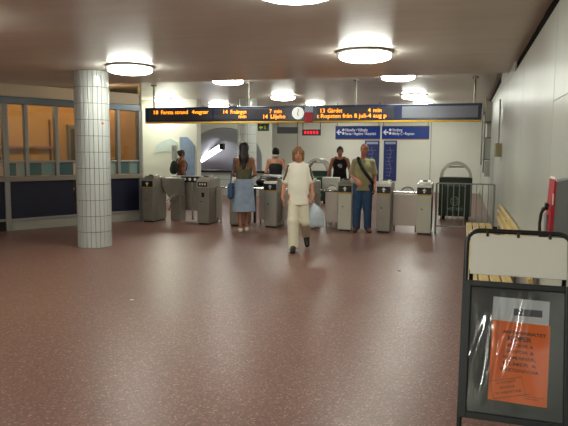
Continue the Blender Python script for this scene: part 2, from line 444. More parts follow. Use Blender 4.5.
# walking man in cream clothes
def rot_to_cam(p): return math.atan2(-p.x, p.y)
P = on_z(298, 249.5)
J = base_pose()
J.update(hipR=(-.088, 0, .87), hipL=(.088, 0, .87), knR=(-.085, -.13, .475), anR=(-.075, -.20, .085), toeR=(-.085, -.36, .036),
         knL=(.105, -.03, .46), anL=(.135, .26, .22), toeL=(.15, .17, .075),
         dz=-.04, sw=.12)
for k in ('shR', 'shL'): J[k] = (J[k][0], J[k][1], J[k][2]-.04)
J['hdR'] = ((.12, -.15, -1), (1, 0, 0), (0, -1, 0)); J['hdL'] = ((0, -.05, -1), (-1, 0, 0), (0, -1, 0))
J['head'] = (-.012, -.03, 1.60)
J.update(shR=(-.14, .005, 1.325), shL=(.14, .005, 1.325), elR=(-.228, .05, 1.09), wrR=(-.262, -.03, .86), elL=(.205, .04, 1.10), wrL=(.235, -.04, .885))
root, fd, Hh, T = make_person('person', P, rot_to_cam(P), 'person in cream shirt and trousers walking forward carrying a pale plastic bag', J, SKIN, hands=(.45, 1.25), h=.0065)
CRM = mat('cream_cotton', (232, 227, 210), .85, bump=.5, bscale=9); CRT = mat('cream_trousers', (212, 204, 180), .85, bump=.6, bscale=10)
OLV = mat('olive_cotton', (84, 80, 52), .85)
f = F0(.0075)
f.ell(T(0, 0, 1.26), (.165, .13, .185), .05); f.ell(T(0, 0, 1.08), (.158, .13, .2), .06); f.cone(T(0, .005, 1.415), T(-.125, .005, 1.39), .068, .068, .04); f.cone(T(0, .005, 1.415), T(.125, .005, 1.39), .068, .068, .04)
f.cone(T(0, -.005, 1.1), T(0, -.005, .72), .164, .182, .05, sy=.76)
for sd, sg in (('R', -1), ('L', 1)):
    S, Ee = np.array(J['sh'+sd]), np.array(J['el'+sd]); f.cone(S, S+(Ee-S)*.86, .054, .062, .03)
f.cut((0, 0, -1), -(.745)); f.carve(T(0, -.03, 1.535), (.075, .1, .085))
for sd in 'RL':
    S, Ee = Vector(J['sh'+sd]), Vector(J['el'+sd]); d = (Ee-S).normalized()
shirt = fobj(f, 'shirt', CRM, root)
for sd, sg in (('R', -1), ('L', 1)):      # olive raglan stripe from collar along the sleeve
    S, Ee = Vector(J['sh'+sd]), Vector(J['el'+sd]); d = (Ee-S)
    f = Field((-.4, -.3, .9), (.4, .3, 1.6), .006)
    top = Vector(T(sg*.07, -.02, 1.435)); a = S+Vector((sg*.03, -.04, .04)); b = S+d*.45+Vector((sg*.034, -.042, 0)); e = S+d*.74+Vector((sg*.036, -.042, 0))
    for u, v in ((top, a), (a, b), (b, e)): f.cone(u, v, .019, .019, .01)
    fobj(f, 'sleeve_stripe', OLV, shirt)
f = F0(.0075); f.ell(T(0, 0, .92), (.148, .108, .12), .05)
for sd in 'RL':
    Hp, K, A = (np.array(J[x+sd]) for x in ('hip', 'kn', 'an'))
    f.cone(Hp*np.array((.85, 1, 1)), K, .092, .09, .05); f.cone(K, A+(A-K)*(.02 if sd == 'R' else -.05), .092, .086, .03)
f.cut((0, 0, -1), -.045)
fobj(f, 'trousers', CRT, root)
for sd in 'RL': shoe(root, J, sd, M_blk)
HB = mat('hair_blond', (132, 98, 62), .55, noise=.2, nscale=30, stretch=(1, 1, .15))
def ex(f):
    for sg in (-1, 1):
        f.cone(Hh(sg*.072, .0, .04), Hh(sg*.08, .0, -.075), .024, .02, .03); f.cone(Hh(sg*.05, .06, .0), Hh(sg*.055, .055, -.095), .05, .035, .03)
hair_cap(root, Hh, HB, low=-.115, extra=ex, scale=1.06, front=.035)
# plastic bag in his hand
PB = mat('bag_plastic', (176, 186, 196), .35, bump=.8, bscale=14)
hp = Matrix.Rotation(rot_to_cam(P), 4, 'Z')
bagloc = P+hp.to_3x3() @ Vector((.275, -.06, 0))
bag = empty('shopping_bag', (bagloc.x, bagloc.y, .40), rot_to_cam(P), 'pale bluish plastic shopping bag hanging from the hand of the walking person', 'bag')
f = Field((-.2, -.15, -.02), (.2, .15, .6), .008); f.ell((.015, 0, .15), (.125, .07, .17), .04); f.cone((-.07, 0, .02), (.1, 0, .02), .04, .05, .05, sy=.8); f.cone((0, 0, .22), (-.02, 0, .345), .07, .03, .05, sy=.6)
fobj(f, 'bag_body', PB, bag)
MB().tube([(-.035, 0, .33), (-.045, 0, .39), (-.035, .0, .425), (-.02, 0, .39), (-.015, 0, .33)], .008).build('bag_handle', PB, bag, True)

# woman with long dark hair and denim skirt, seen from behind
P = on_z(243.8, 231); RW = rot_to_cam(P)+PI
J = base_pose()
J.update(anR=(-.055, -.03, .095), toeR=(-.06, -.17, .05), knR=(-.075, -.05, .49), anL=(.065, .1, .095), toeL=(.07, -.04, .05), knL=(.075, .01, .49),
         shR=(-.17, .005, 1.41), shL=(.17, .005, 1.41), elR=(-.225, .05, 1.14), elL=(.225, .05, 1.14), wrR=(-.16, -.16, 1.08), wrL=(.18, -.16, 1.10), dz=.02, head=(0, -.01, 1.62))
J['hdR'] = ((.4, -1, 0), (0, 0, -1), (1, 0, 0)); J['hdL'] = ((-.4, -1, 0), (0, 0, -1), (-1, 0, 0))
root, fd, Hh, T = make_person('person', P, RW, 'person with long dark hair and pale denim skirt seen from behind at the gates', J, SKINT, fem=True)
OLT = mat('olive_top', (92, 92, 66), .8, noise=.25, nscale=18); DEN = mat('pale_denim', (146, 162, 184), .85, noise=.14, nscale=10, bump=.3, bscale=20)
f = F0(); f.ell(T(0, 0, 1.2), (.165, .126, .16), .05); f.ell(T(0, 0, 1.06), (.155, .118, .13), .05); f.cut((0, .35, 1), T(0, 0, 1.27)[2]); f.cut((0, 0, -1), -T(0, 0, .98)[2])
top = fobj(f, 'top', OLT, root)
for sg in (-1, 1): MB().tube([T(sg*.08, -.11, 1.28), T(sg*.085, -.07, 1.42), T(sg*.085, .0, 1.462), T(sg*.08, .08, 1.40), T(sg*.075, .125, 1.27)], .012).build('strap', OLT, top, True)
f = F0(); f.cone(T(0, 0, 1.02), T(0, 0, .94), .15, .185, .03, sy=.75); f.cone(T(0, .0, .94), T(0, .02, .4), .185, .235, .04, sy=.72); f.cut((0, 0, -1), -.40); f.cut((0, 0, 1), 1.05); f.carve((0, .02, .36), (.2, .13, .1))
fobj(f, 'skirt', DEN, root)
WS = mat('sandal_white', (214, 206, 190), .6)
for sd in 'RL':
    A, Tt = Vector(J['an'+sd]), Vector(J['toe'+sd]); d = (Tt-A).normalized(); d.z = 0
    f = F0(.006); f.cone((A.x, A.y+.05, .022), (Tt.x, Tt.y-.03, .022), .04, .043, .01); f.cut((0, 0, 1), .04); f.cut((0, 0, -1), 0.0)
    f.cone((A.x, A.y+.045, .04), (A.x, A.y+.02, .075), .036, .036, .01); f.cone(Tt, Vector(Tt)+Vector((0, .05, .02)), .036, .038, .01)
    f.cut((0, 0, -1), 0.0)
    fobj(f, 'sandal', WS, root)
HD = mat('hair_dark', (34, 24, 20), .45, noise=.2, nscale=30, stretch=(1, 1, .15))
def ex(f):
    f.cone(Hh(0, .06, .05), Hh(0, .10, -.16), .085, .085, .05, sy=.6); f.cone(Hh(0, .10, -.16), Hh(.005, .125, -.37), .082, .035, .04, sy=.5)
hair_cap(root, Hh, HD, low=None, extra=ex)
q = P+Matrix.Rotation(RW, 3, 'Z') @ Vector((.265, .04, 0))
bg = empty('shoulder_bag', (q.x, q.y, .66), RW, 'blue fabric shoulder bag hanging beside the person in the denim skirt', 'bag')
f = Field((-.2, -.25, -.03), (.2, .25, .5), .008); f.ell((0, 0, .15), (.06, .15, .16), .04); f.cone((0, -.09, .05), (0, .09, .05), .05, .05, .05); f.cone((0, -.07, .26), (0, .07, .26), .03, .03, .05)
fobj(f, 'bag_body', mat('bag_blue', (58, 88, 128), .8, bump=.4, bscale=12), bg)
MB().tube([(0, -.1, .26), (-.02, -.08, .5), (-.07, -.05, .74), (-.08, .0, .80), (-.07, .06, .74), (-.02, .09, .5), (0, .1, .26)], .012).build('bag_strap', MATS['bag_blue'], bg, True)

# woman in black strapless top beyond the middle gate
P = on_y(275.5, 200, 13.6); P.z = 0; RW = rot_to_cam(P)+PI-.15
J = base_pose()
J.update(shR=(-.165, .005, 1.37), shL=(.165, .005, 1.37), elR=(-.262, .09, 1.16), wrR=(-.24, -.1, 1.04), elL=(.23, .04, 1.11), wrL=(.17, -.17, 1.03), dz=-.03, head=(.0, -.02, 1.60))
J['hdR'] = ((.3, -1, -.2), (0, 0, -1), (1, 0, 0)); J['hdL'] = ((-.3, -1, -.2), (0, 0, -1), (-1, 0, 0))
root, fd, Hh, T = make_person('person', P, RW, 'person with bare shoulders and black strapless top seen from behind past the gates', J, SKIN, fem=True)
f = F0(); f.ell(T(0, 0, 1.24), (.165, .126, .18), .05); f.ell(T(0, 0, 1.06), (.15, .115, .14), .05); f.cut((0, .2, 1), T(0, 0, 1.375)[2]); f.cut((0, 0, -1), -T(0, 0, .97)[2])
BKC = mat('black_cotton', (20, 20, 24), .85)
fobj(f, 'top', BKC, root)
JN = mat('blue_jeans', (54, 74, 104), .85, noise=.16, nscale=9, bump=.3, bscale=20)
def jeans(root, J, T, m, w=1.0, h=.008):
    f = F0(h); f.ell(T(0, 0, .94), (.178, .13, .11), .05)
    for sd in 'RL':
        Hp, K, A = (np.array(J[x+sd]) for x in ('hip', 'kn', 'an')); f.cone(Hp, K, .102*w, .08*w, .05); f.cone(K, A, .08*w, .068*w, .03)
    f.cut((0, 0, -1), -.05); f.cut((0, 0, 1), T(0, 0, 1.03)[2]); return fobj(f, 'jeans', m, root)
jeans(root, J, T, JN)
for sd in 'RL': shoe(root, J, sd, M_blk)
def ex(f): f.ell(Hh(0, .095, .085), (.05, .05, .045), .02)
hair_cap(root, Hh, HD, low=-.05, extra=ex)
f = Field((-.2, -.2, 1.3), (.2, .2, 1.8), .006); f.cone(Hh(-.055, .05, -.06), Hh(.055, .05, -.06), .045, .045, .02, sy=1.2); f.cut((0, 0, 1), Hh(0, 0, -.045)[2]); f.cut((0, 0, -1), -Hh(0, 0, -.085)[2])
fobj(f, 'neck_band', M_white, root)

# man in black sleeveless shirt
P = on_z(339, 215.5); RW = rot_to_cam(P)
J = base_pose(); J.update(elR=(-.265, .02, 1.11), wrR=(-.32, -.04, .88), elL=(.26, .05, 1.12), wrL=(.25, -.12, .9), anR=(-.09, -.12, .085), toeR=(-.1, -.28, .035), knR=(-.09, -.1, .49), anL=(.09, .16, .1), toeL=(.1, .01, .04), knL=(.09, .02, .48), hipR=(-.088, 0, .88), hipL=(.088, 0, .88))
root, fd, Hh, T = make_person('person', P, RW, 'person in black sleeveless shirt with white print coming through the gates', J, SKIN, hands=(.4, .6))
f = F0(); f.ell(T(0, 0, 1.27), (.182, .127, .18), .05); f.ell(T(0, 0, 1.08), (.165, .122, .16), .06); f.ell(T(0, 0, .98), (.178, .13, .11), .05)
for sg in (-1, 1): f.cone(T(sg*.1, -.07, 1.36), T(sg*.1, .05, 1.435), .05, .045, .04); f.cone(T(sg*.1, .05, 1.435), T(sg*.1, .09, 1.33), .045, .05, .03)
f.cut((0, 0, -1), -.90); f.carve(T(0, -.06, 1.49), (.075, .12, .09))
f.cut((1, 0, .12), .165+.12*1.4); f.cut((-1, 0, .12), .165+.12*1.4)
sh = fobj(f, 'tank_top', BKC, root)
f = Field((-.2, -.2, 1.1), (.2, .0, 1.5), .006); f.ell((-.005, -.122, 1.27), (.055, .02, .038), .01); f.ell((.02, -.122, 1.25), (.04, .02, .05), .01)
fobj(f, 'shirt_print', mat('print_grey', (190, 190, 192), .8), sh)
jeans(root, J, T, mat('dark_jeans', (34, 42, 66), .85, noise=.15, nscale=9))
for sd in 'RL': shoe(root, J, sd, M_blk)
hair_cap(root, Hh, HD, low=-.03, scale=1.04)

# man in khaki polo with diagonal strap
P = on_z(362, 231.5); RW = rot_to_cam(P)
J = base_pose(); J.update(anR=(-.115, .0, .085), toeR=(-.14, -.15, .035), anL=(.11, -.02, .085), toeL=(.15, -.17, .035), knR=(-.11, -.02, .49), knL=(.1, -.03, .49),
                          elR=(-.275, .02, 1.14), wrR=(-.13, -.25, 1.06), elL=(.275, .04, 1.14), wrL=(.255, -.08, .92), head=(.012, -.02, 1.635), dz=.01)
for k in ('shR', 'shL'): J[k] = (J[k][0]*.93, J[k][1], 1.405)
J.update(elR=(-.235, .02, 1.14), elL=(.23, .04, 1.14), wrL=(.235, -.08, .92))
J['hdR'] = ((.5, -.5, -.55), (.3, .3, -.6), (-.2, -1, .3)); J['hdL'] = ((.05, -.3, -1), (-1, 0, 0), (0, -1, 0))
root, fd, Hh, T = make_person('person', P, RW, 'balding person in khaki polo shirt and blue jeans with a dark strap across the chest', J, SKINR, hands=(.35, .9), headyaw=-.35)
KH = mat('khaki_cotton', (158, 152, 112), .85, bump=.4, bscale=10)
f = F0(); f.ell(T(0, 0, 1.27), (.18, .14, .18), .05); f.ell(T(0, -.01, 1.08), (.18, .145, .18), .06); f.cone(T(-.155, .005, 1.40), T(.155, .005, 1.40), .06, .06, .05); f.cone(T(0, 0, 1.05), T(0, 0, .82), .175, .184, .05, sy=.8)
for sd in 'RL':
    S, Ee = np.array(J['sh'+sd]), np.array(J['el'+sd]); f.cone(S, S+(Ee-S)*.82, .062, .068, .03)
f.cut((0, 0, -1), -.835); f.carve(T(0, -.05, 1.51), (.065, .09, .065))
polo = fobj(f, 'polo_shirt', KH, root)
f = Field((-.2, -.2, 1.3), (.2, .2, 1.6), .006)
for sg in (-1, 1): f.cone(T(sg*.062, -.03, 1.465), T(sg*.025, -.105, 1.425), .016, .016, .01); f.cone(T(sg*.062, -.03, 1.465), T(0, .06, 1.485), .016, .016, .01)
fobj(f, 'collar', KH, polo)
jeans(root, J, T, mat('mid_jeans', (46, 76, 110), .85, noise=.18, nscale=7, bump=.3, bscale=20), w=1.08)
BRN = mat('brown_leather', (92, 52, 36), .5)
for sd in 'RL': shoe(root, J, sd, BRN, M_blk)
hair_cap(root, Hh, mat('hair_cropped', (120, 82, 62), .7), low=.02, scale=1.005, front=.085)
ST = mat('strap_black', (28, 30, 28), .8)
q = empty('messenger_bag', P, RW, 'dark bag on a wide black strap worn across the khaki polo shirt', 'bag')
f = Field((-.4, -.4, .7), (.4, .4, 1.6), .007)
pts = [(-.1, .06, 1.47), (-.105, -.03, 1.475), (-.08, -.12, 1.40), (-.02, -.165, 1.28), (.06, -.168, 1.17), (.14, -.135, 1.07), (.19, -.06, 1.0), (.205, .03, .95)]
for a, b in zip(pts, pts[1:]): f.cone(a, b, .034, .034, .008)
fobj(f, 'strap', ST, q)
f = Field((.0, -.2, .6), (.5, .5, 1.2), .008); f.ell((.17, .17, .86), (.08, .12, .13), .03); f.cone((.17, .1, .8), (.17, .24, .8), .055, .055, .04); fobj(f, 'bag_body', ST, q)

# person with backpack near the landing wall
P = on_y(181.5, 190, 15.7); P.z = 0; RW = rot_to_cam(P)+2.0
J = base_pose()
for k in list(J):
    if k.startswith(('sh', 'el', 'wr')): J[k] = (J[k][0]*.92, J[k][1], J[k][2]-.10)
    elif k.startswith(('hip', 'kn')): J[k] = (J[k][0], J[k][1], J[k][2]*.96)
J.update(dz=-.09, head=(0, -.015, 1.60))
root, fd, Hh, T = make_person('person', P, RW, 'person with dark hair wearing a green backpack near the white landing wall', J, SKINT, fem=True)
RB = mat('rust_cotton', (138, 84, 66), .85)
f = F0(); f.ell(T(0, 0, 1.25), (.165, .125, .17), .05); f.ell(T(0, 0, 1.06), (.155, .118, .16), .05); f.cone(T(-.14, 0, 1.395), T(.14, 0, 1.395), .058, .058, .04)
for sd in 'RL':
    S, Ee = np.array(J['sh'+sd]), np.array(J['el'+sd]); f.cone(S, S+(Ee-S)*.4, .056, .056, .03)
f.cut((0, 0, -1), -T(0, 0, .95)[2]); f.carve(T(0, -.03, 1.51), (.075, .09, .07)); fobj(f, 'top', RB, root)
jeans(root, J, T, MATS['dark_jeans'])
for sd in 'RL': shoe(root, J, sd, M_blk)
def ex(f): f.ell(Hh(0, .09, .05), (.055, .05, .05), .02)
hair_cap(root, Hh, HD, low=-.06, extra=ex)
q = empty('backpack', P, RW, 'dark green backpack on the back of the person by the landing wall', 'backpack')
GB = mat('backpack_green', (34, 48, 36), .8)
f = Field((-.3, .0, .8), (.3, .5, 1.5), .008); f.ell((0, .215, 1.13), (.155, .105, .2), .03); f.ell((0, .28, 1.06), (.12, .06, .12), .03); fobj(f, 'pack_body', GB, q)
for sg in (-1, 1): MB().tube([(sg*.09, .13, 1.28), (sg*.1, .06, 1.37), (sg*.1, -.06, 1.345), (sg*.11, -.135, 1.2), (sg*.12, -.1, 1.05), (sg*.11, .12, 1.0)], .018).build('pack_strap', GB, q, True)

# ------------------------------------------------------------------ ceiling lamps
LP = [((295, -6), ZL, 'round ceiling lamp cut off by the top edge of the photo'),
      ((365, 59), ZL, 'large round ceiling lamp between the top lamp and the display board'),
      ((130, 72), ZL, 'round ceiling lamp right of the tiled column'),
      ((398, 79), ZH, 'round ceiling lamp just past the ceiling step, partly hidden by its edge, on the right'),
      ((228, 83), ZH, 'round ceiling lamp just past the ceiling step above the display board left half'),
      ((283, 99), ZH, 'round ceiling lamp directly above the clock in the display board'),
      ((414, 98), ZH, 'round ceiling lamp above the blank right end of the display board'),
      ((166, 102), ZH, 'round ceiling lamp above the left end of the display board')]
lampR = .33
mb = MB().lathe([(lampR+.0, 0), (lampR+.03, -.012), (lampR+.03, -.03), (lampR+.004, -.04), (lampR-.02, -.04), (lampR-.02, 0)], 40)
rim0 = None
def lamp(x, y, zc, label, group='round ceiling lamps'):
    global rim0, dif0, can0
    r = empty('ceiling_lamp', (x, y, zc), 0, label, 'lamp', group)
    if rim0 is None:
        rim0 = mb.build('rim', M_steel, r, True)
        dif0 = MB().lathe([(lampR-.004, -.038), (lampR-.002, -.072), (lampR*.95, -.088), (lampR*.8, -.106), (lampR*.5, -.122), (0, -.127)], 40).build('diffuser', M_lamp, r, True)
    else:
        for o in (rim0, dif0):
            c = o.copy(); COL.objects.link(c); c.parent = r
    return r
for (p, zc, lb) in LP:
    q = on_z(p[0], p[1], zc-.09); lamp(q.x, q.y, zc, lb)
    if p[0] == 295: Y0 = q.y
for x in (-1.3, -4.9):
    for y in ((1.0, -2.4, -5.5) if x > -2 else (4.6, 1.2, -2.4, -5.5)): lamp(x, y, ZL, 'round ceiling lamp of the hall outside the picture', 'round ceiling lamps')
for x in (-8.5,):
    for y in (4.0, -.5): lamp(x, y, ZL, 'round ceiling lamp of the hall outside the picture', 'round ceiling lamps')
for (x, y) in ((-1.3, 19.6), (-4.8, 19.6), (-1.3, 23.0), (-4.8, 23.0)): lamp(x, y, ZH, 'far round ceiling lamp mostly hidden behind the display board')

lamp(-8.0, 19.0, ZH, 'far round ceiling lamp peeking over the display board between two nearer lamps at left')

# ------------------------------------------------------------------ tiled columns
def column(loc, R, H, rows, n, label, joined=False):
    c = empty('tiled_column', (loc.x, loc.y, 0), 0, label, 'column')
    MB().lathe([(0, 0), (R-.012, 0), (R-.012, H), (0, H)], 44).build('core', M_grout, c, True)
    th = H/rows; g = .004
    def tile_mesh():
        b = MB(); a = PI/n-g/R
        A = [(-a, R), (-a/3, R), (a/3, R), (a, R)]
        outer = [(R*math.cos(t), R*math.sin(t)) for t in (-a, -a/3, a/3, a)]; inner = [((R-.014)*math.cos(t), (R-.014)*math.sin(t)) for t in (a, -a)]
        b.prism(outer+inner, 'z', g, th-g); return b
    b0 = tile_mesh()
    if joined:
        me = bpy.data.meshes.new('t'); b0.bm.to_mesh(me); big = MB()
        for r in range(rows):
            for k in range(n):
                s = len(big.bm.verts); big.bm.from_mesh(me); big.bm.verts.ensure_lookup_table()
                bmesh.ops.transform(big.bm, matrix=Matrix.Translation((0, 0, r*th)) @ Matrix.Rotation(2*PI*k/n, 4, 'Z'), verts=big.bm.verts[s:])
        o = big.build('tiles', M_tile, c); o['kind'] = 'stuff'; return c
    t0 = b0.build('tile', M_tile, c); first = True
    for r in range(rows):
        for k in range(n):
            if first: o = t0; first = False
            else: o = t0.copy(); COL.objects.link(o); o.parent = c
            o.location = (0, 0, r*th); o.rotation_euler = (0, 0, 2*PI*k/n)
    return c
pc = on_z(95.3, 248); rr = .278
d = Vector((pc.x, pc.y, 0)).normalized(); col1 = column(pc+d*rr*.9, rr, ZL, 11, 24, 'white tiled round column standing in the open hall')
pr = col1.location
ang = math.atan2(-pr.y, -pr.x)+.62
tz = 2.03
MB().lathe([(0, -.02), (.022, -.014), (.026, 0), (.02, .016), (0, .02)], 10).xf(Matrix.Scale(.25, 4, Vector((1, 0, 0)))).xf(Matrix.Rotation(ang, 4, 'Z')).build('sticker', mat('sticker_orange', (190, 110, 40), .6), col1, False, (rr*math.cos(ang), rr*math.sin(ang), tz))
c2 = on_y(247, 200, 17.0); column(Vector((c2.x, c2.y, 0)), .285, ZH, 12, 24, 'tiled column behind the person in the denim skirt', True)

# ------------------------------------------------------------------ escalator opening: parapet, vault and strip light
YP = 20.0
xa, xb = on_y(190, 180, YP).x, on_y(268, 180, YP).x
zr = on_y(217, 171.5, YP).z
par = empty('parapet', ((xa+xb)/2, YP, 0), 0, 'low tiled parapet with dark handrail in front of the escalator shaft', 'parapet')
hw = (xb-xa)/2
Bx(-hw, hw, .015, .2, 0, zr-.03).build('core', M_grout, par)
big = MB(); n = int(2*hw/.1)
for i in range(n):
    for k in range(3): big.box(-hw+i*.1+.005, -hw+i*.1+.095, 0, .02, k*.29+.01, k*.29+.285)
o = big.build('tiles', M_tile, par); o['kind'] = 'stuff'
Bx(-hw, hw, -.05, .22, zr-.03, zr+.05, bev=.015).build('handrail', M_blk, par)
YV = 21.5
xv0, xv1 = on_y(186, 150, YV).x, on_y(262, 150, YV).x
vm = mat('shaft_grey', (170, 170, 174), .55)
poly = []
cxv = (xv0+xv1)/2; rv = (xv1-xv0)/2
zspr = on_y(217, 127.5, YV).z-.75*rv
arc = [(cxv+rv*math.cos(a), zspr+.75*rv*math.sin(a)) for a in np.linspace(0, PI, 25)]
outer = [(xv0-.4, ZH+.1), (xv1+.4, ZH+.1), (xv1+.4, -.1), (xv1, -.1)]
fv = MB(); fv.prism([(xv1+.01, -.1)]+[(x, z) for x, z in arc]+[(xv0-.01, -.1), (xv0-1.2, -.1), (xv0-1.2, ZH+.2), (xv1+.35, ZH+.2), (xv1+.35, -.1)], 'y', YV, YV+.15)
struct(fv.build('wall_shaft', M_wallb))
tv = MB(); L = Vector((-2.6, 6.5, -3.2)); rings = []
prof = [(xv1, -3.0)]+arc+[(xv0, -3.0)]
for k in (0, 1):
    rings.append([tv.bm.verts.new((x+L.x*k, YV+.1+L.y*k, z+L.z*k)) for x, z in prof])
for i in range(len(prof)-1): tv.bm.faces.new((rings[0][i], rings[0][i+1], rings[1][i+1], rings[1][i]))
tv.bm.faces.new(rings[1])
sv = tv.build('wall_vault', vm, None, True); struct(sv)
sm = sv.modifiers.new('th', 'SOLIDIFY'); sm.thickness = .05
A = on_y(220.5, 147, 22.2); B = on_y(193, 164.5, 24.5)
st = empty('strip_light', A, 0, 'sloping fluorescent strip light above the escalator shaft', 'lamp')
D = B-A
MB().tube([Vector((0, 0, .06)), D+Vector((0, 0, .06))], .08, 8).build('housing', M_grey, st, True)
MB().tube([Vector((0, -.06, -.03)), D+Vector((0, -.06, -.03))], .115, 10).build('tube', mat('strip_tube', (255, 255, 255), .4, emit=(246, 248, 255), es=9), st, True)
MB().box(-.02, .16, -.1, .08, -.1, .14, bev=.02).build('end_cap', M_blk, st)

# ------------------------------------------------------------------ ticket booth
C0 = on_z(9, 231); C1 = on_z(141.5, 220)
dirv = (C1-C0); dirv.z = 0; LEN = dirv.length; ang = math.atan2(dirv.y, dirv.x)
booth = empty('ticket_booth', (C0.x, C0.y, 0), ang, 'glazed ticket booth with navy lower panels and orange interior', 'booth')
nrm_in = 1      # local +y points away from the hall
def bt(px):     # position along the facade for a pixel column
    r = ray(px, 200); a = np.array([[dirv.x/LEN, -r.x], [dirv.y/LEN, -r.y]]); s = np.linalg.solve(a, [-C0.x, -C0.y]); return float(s[0])
LX = -2.6
mull = [LX, LX+1.1, 0.0, bt(28.5), bt(58.5), bt(90), bt(119.5), LEN]
Bx(.06, LEN, .0, .08, 0, .19).build('plinth', mat('plinth_grey', (150, 146, 136), .5), booth)
Bx(LX, -.03, .02, .08, 0, .19).build('plinth', M_blk, booth)
Bx(LX, LEN, -.02, .09, .19, .235, bev=.006).build('rail', M_alu, booth)
edges = [LX, LX+1.1, 0.0, bt(75), LEN]
for a, b in zip(edges, edges[1:]): Bx(a+.02, b-.02, .012, .06, .24, .97, bev=.004).build('lower_panel', M_navy, booth)
Bx(LX, LEN, -.05, .12, .97, 1.07, bev=.012).build('sill', mat('sill_stone', (138, 130, 118), .45), booth)
Bx(LX, LEN, -.01, .07, 1.34, 1.38, bev=.005).build('transom', M_alu, booth)
Bx(LX, LEN, -.04, .1, 2.48, 2.62, bev=.012).build('header', mat('header_steel', (120, 128, 136), .35, metal=.6), booth)
Bx(LX, LEN, .02, .1, 2.63, ZL, bev=.0).build('fascia', mat('fascia_cream', (222, 206, 178), .5), booth)
for i, s in enumerate(mull):
    w = .05 if i in (2, 7) else .035
    z0 = 0 if i in (2, 7) else 1.07
    Bx(s-w, s+w, -.03, .1, z0, 2.5, bev=.008).build('post' if z0 == 0 else 'mullion', M_alu, booth)
tcols = [(72, 104, 102), (120, 150, 146), (64, 96, 98), (206, 176, 150), (74, 110, 106), (150, 168, 160)]
k = 0
for a, b in zip(mull, mull[1:]):
    Bx(a+.03, b-.03, .035, .043, 1.38, 2.48).build('pane', M_glass, booth)
    nn = 2
    for j in range(nn):
        c = tcols[k % 6]; k += 1
        u0 = a+.035+(b-a-.07)*j/nn; u1 = a+.035+(b-a-.07)*(j+1)/nn
        Bx(u0+.008, u1-.008, .03, .05, 1.08, 1.335, bev=.003).build('infill_panel', mat('infill_%d' % (k % 6), c, .4), booth)
OR = mat('booth_orange', (214, 160, 98), .6, noise=.05, nscale=2)
Bx(LX, LEN+.0, 2.0, 2.1, 0, ZL).build('interior_wall', OR, booth)
Bx(LEN-.06, LEN, .1, 2.0, 0, ZL).build('side_wall', OR, booth)
Bx(LX-.06, LX, .0, 2.1, 0, ZL).build('side_wall', OR, booth)
Bx(LX, LEN, .1, .7, .72, .76).build('counter', M_wood, booth)
# dark door frame inside, cupboards
MB().box(bt(108), bt(108)+.06, 1.9, 2.0, 0, 2.15).box(bt(118)+.2, bt(118)+.26, 1.9, 2.0, 0, 2.15).box(bt(108), bt(118)+.26, 1.9, 2.0, 2.1, 2.2).build('interior_door_frame', M_alu, booth)
Bx(bt(108)+.06, bt(118)+.2, 1.96, 2.0, 0, 2.1).build('interior_door', mat('door_grey', (96, 90, 80), .5), booth)
for s in (.55, 1.7): Bx(s, s+.02, 1.94, 2.0, .76, 2.3).build('wall_batten', mat('batten_brown', (120, 70, 36), .6), booth)
Bx(.1, 1.9, 1.9, 2.0, 1.62, 1.68).build('wall_shelf', mat('shelf_mauve', (170, 120, 120), .6), booth)
lbm = mat('booth_lamp', (255, 236, 200), .5, emit=(255, 226, 180), es=13)
for s, t in ((.6, 1.1), (1.75, 1.0), (2.75, 1.1), (-1.2, 1.0)):
    lf = Bx(s-.3, s+.3, t-.07, t+.07, ZL-.24, ZL-.12, bev=.02).build('booth_lamp', lbm, booth)
    MB().cyl((s, t, ZL-.12), (s, t, ZL), .015).build('lamp_stem', M_alu, lf)
# return wall between booth end and the landing wall
e = C1; struct(MB().prism([(e.x, e.y+.0), (e.x+.05, e.y+.0), (e.x*YL/e.y-.1, YL+.1), (e.x*YL/e.y-.2, YL+.1)], 'z', 0, ZH).build('wall_return', M_wallb))

# ------------------------------------------------------------------ display board with LED texts
YD = 13.0
dl, dr = on_y(145, 116, YD), on_y(482, 112, YD)
ztop = on_y(300, 105.6, YD).z; zbot = on_y(300, 122.0, YD).z
xc = (dl.x+dr.x)/2; HW = (dr.x-dl.x)/2; HZ = (ztop-zbot)
disp = empty('display_board', (xc, YD, zbot), 0, 'long navy hanging departure board with orange LED lettering and a clock', 'display board')
Bx(-HW, HW, 0, .16, .02, HZ, bev=.012).build('case', M_boardblue, disp)
Bx(-HW, HW, -.006, .166, -.012, .022, bev=.004).build('yellow_edge', M_yellow, disp)
def dx(px, py=113): return on_y(px, py, YD).x-xc
def dz(py, px=300): return on_y(px, py, YD).z-zbot
for a, b in ((149, 212), (214, 290), (318, 394)):
    Bx(dx(a), dx(b), -.006, .01, .065, HZ-.045, bev=.003).build('led_window', M_led, disp)
w4 = Bx(dx(402), dx(478), -.008, .01, .07, HZ-.05, bev=.003).build('blank_window', mat('blank_grey', (104, 106, 116), .25), disp)
zt1, zt2 = .20, .085
ts = .125
def led(s, a, b, z):
    if '  ' in s:
        n, s = s.split('  '); text_mesh(n, ts, M_ledtext, 'led_number', disp, (dx(a), -.009, z), width=dx(a+4.2)-dx(a), bold=0.0); a += 8
    text_mesh(s, ts, M_ledtext, 'led_text', disp, (dx(a), -.009, z), width=dx(b)-dx(a), bold=0.0)
led('18  Farsta strand', 153, 187.5, zt1+.005); led('4vagnar', 192, 208.5, zt1+.005)
led('14  Fruängen', 222.5, 246, zt1); led('7', 269.5, 271.5, zt1); led('min', 274, 281.5, zt1); led('min', 238.5, 246, zt2+.01); led('14  Liljeho', 262.5, 285, zt2)
led('13  Gärdet', 319.5, 342, zt1); led('4', 368, 370.5, zt1); led('min', 373, 381, zt1); led('t Ropsten från 8 juli-4 aug p', 317, 386.5, zt2)
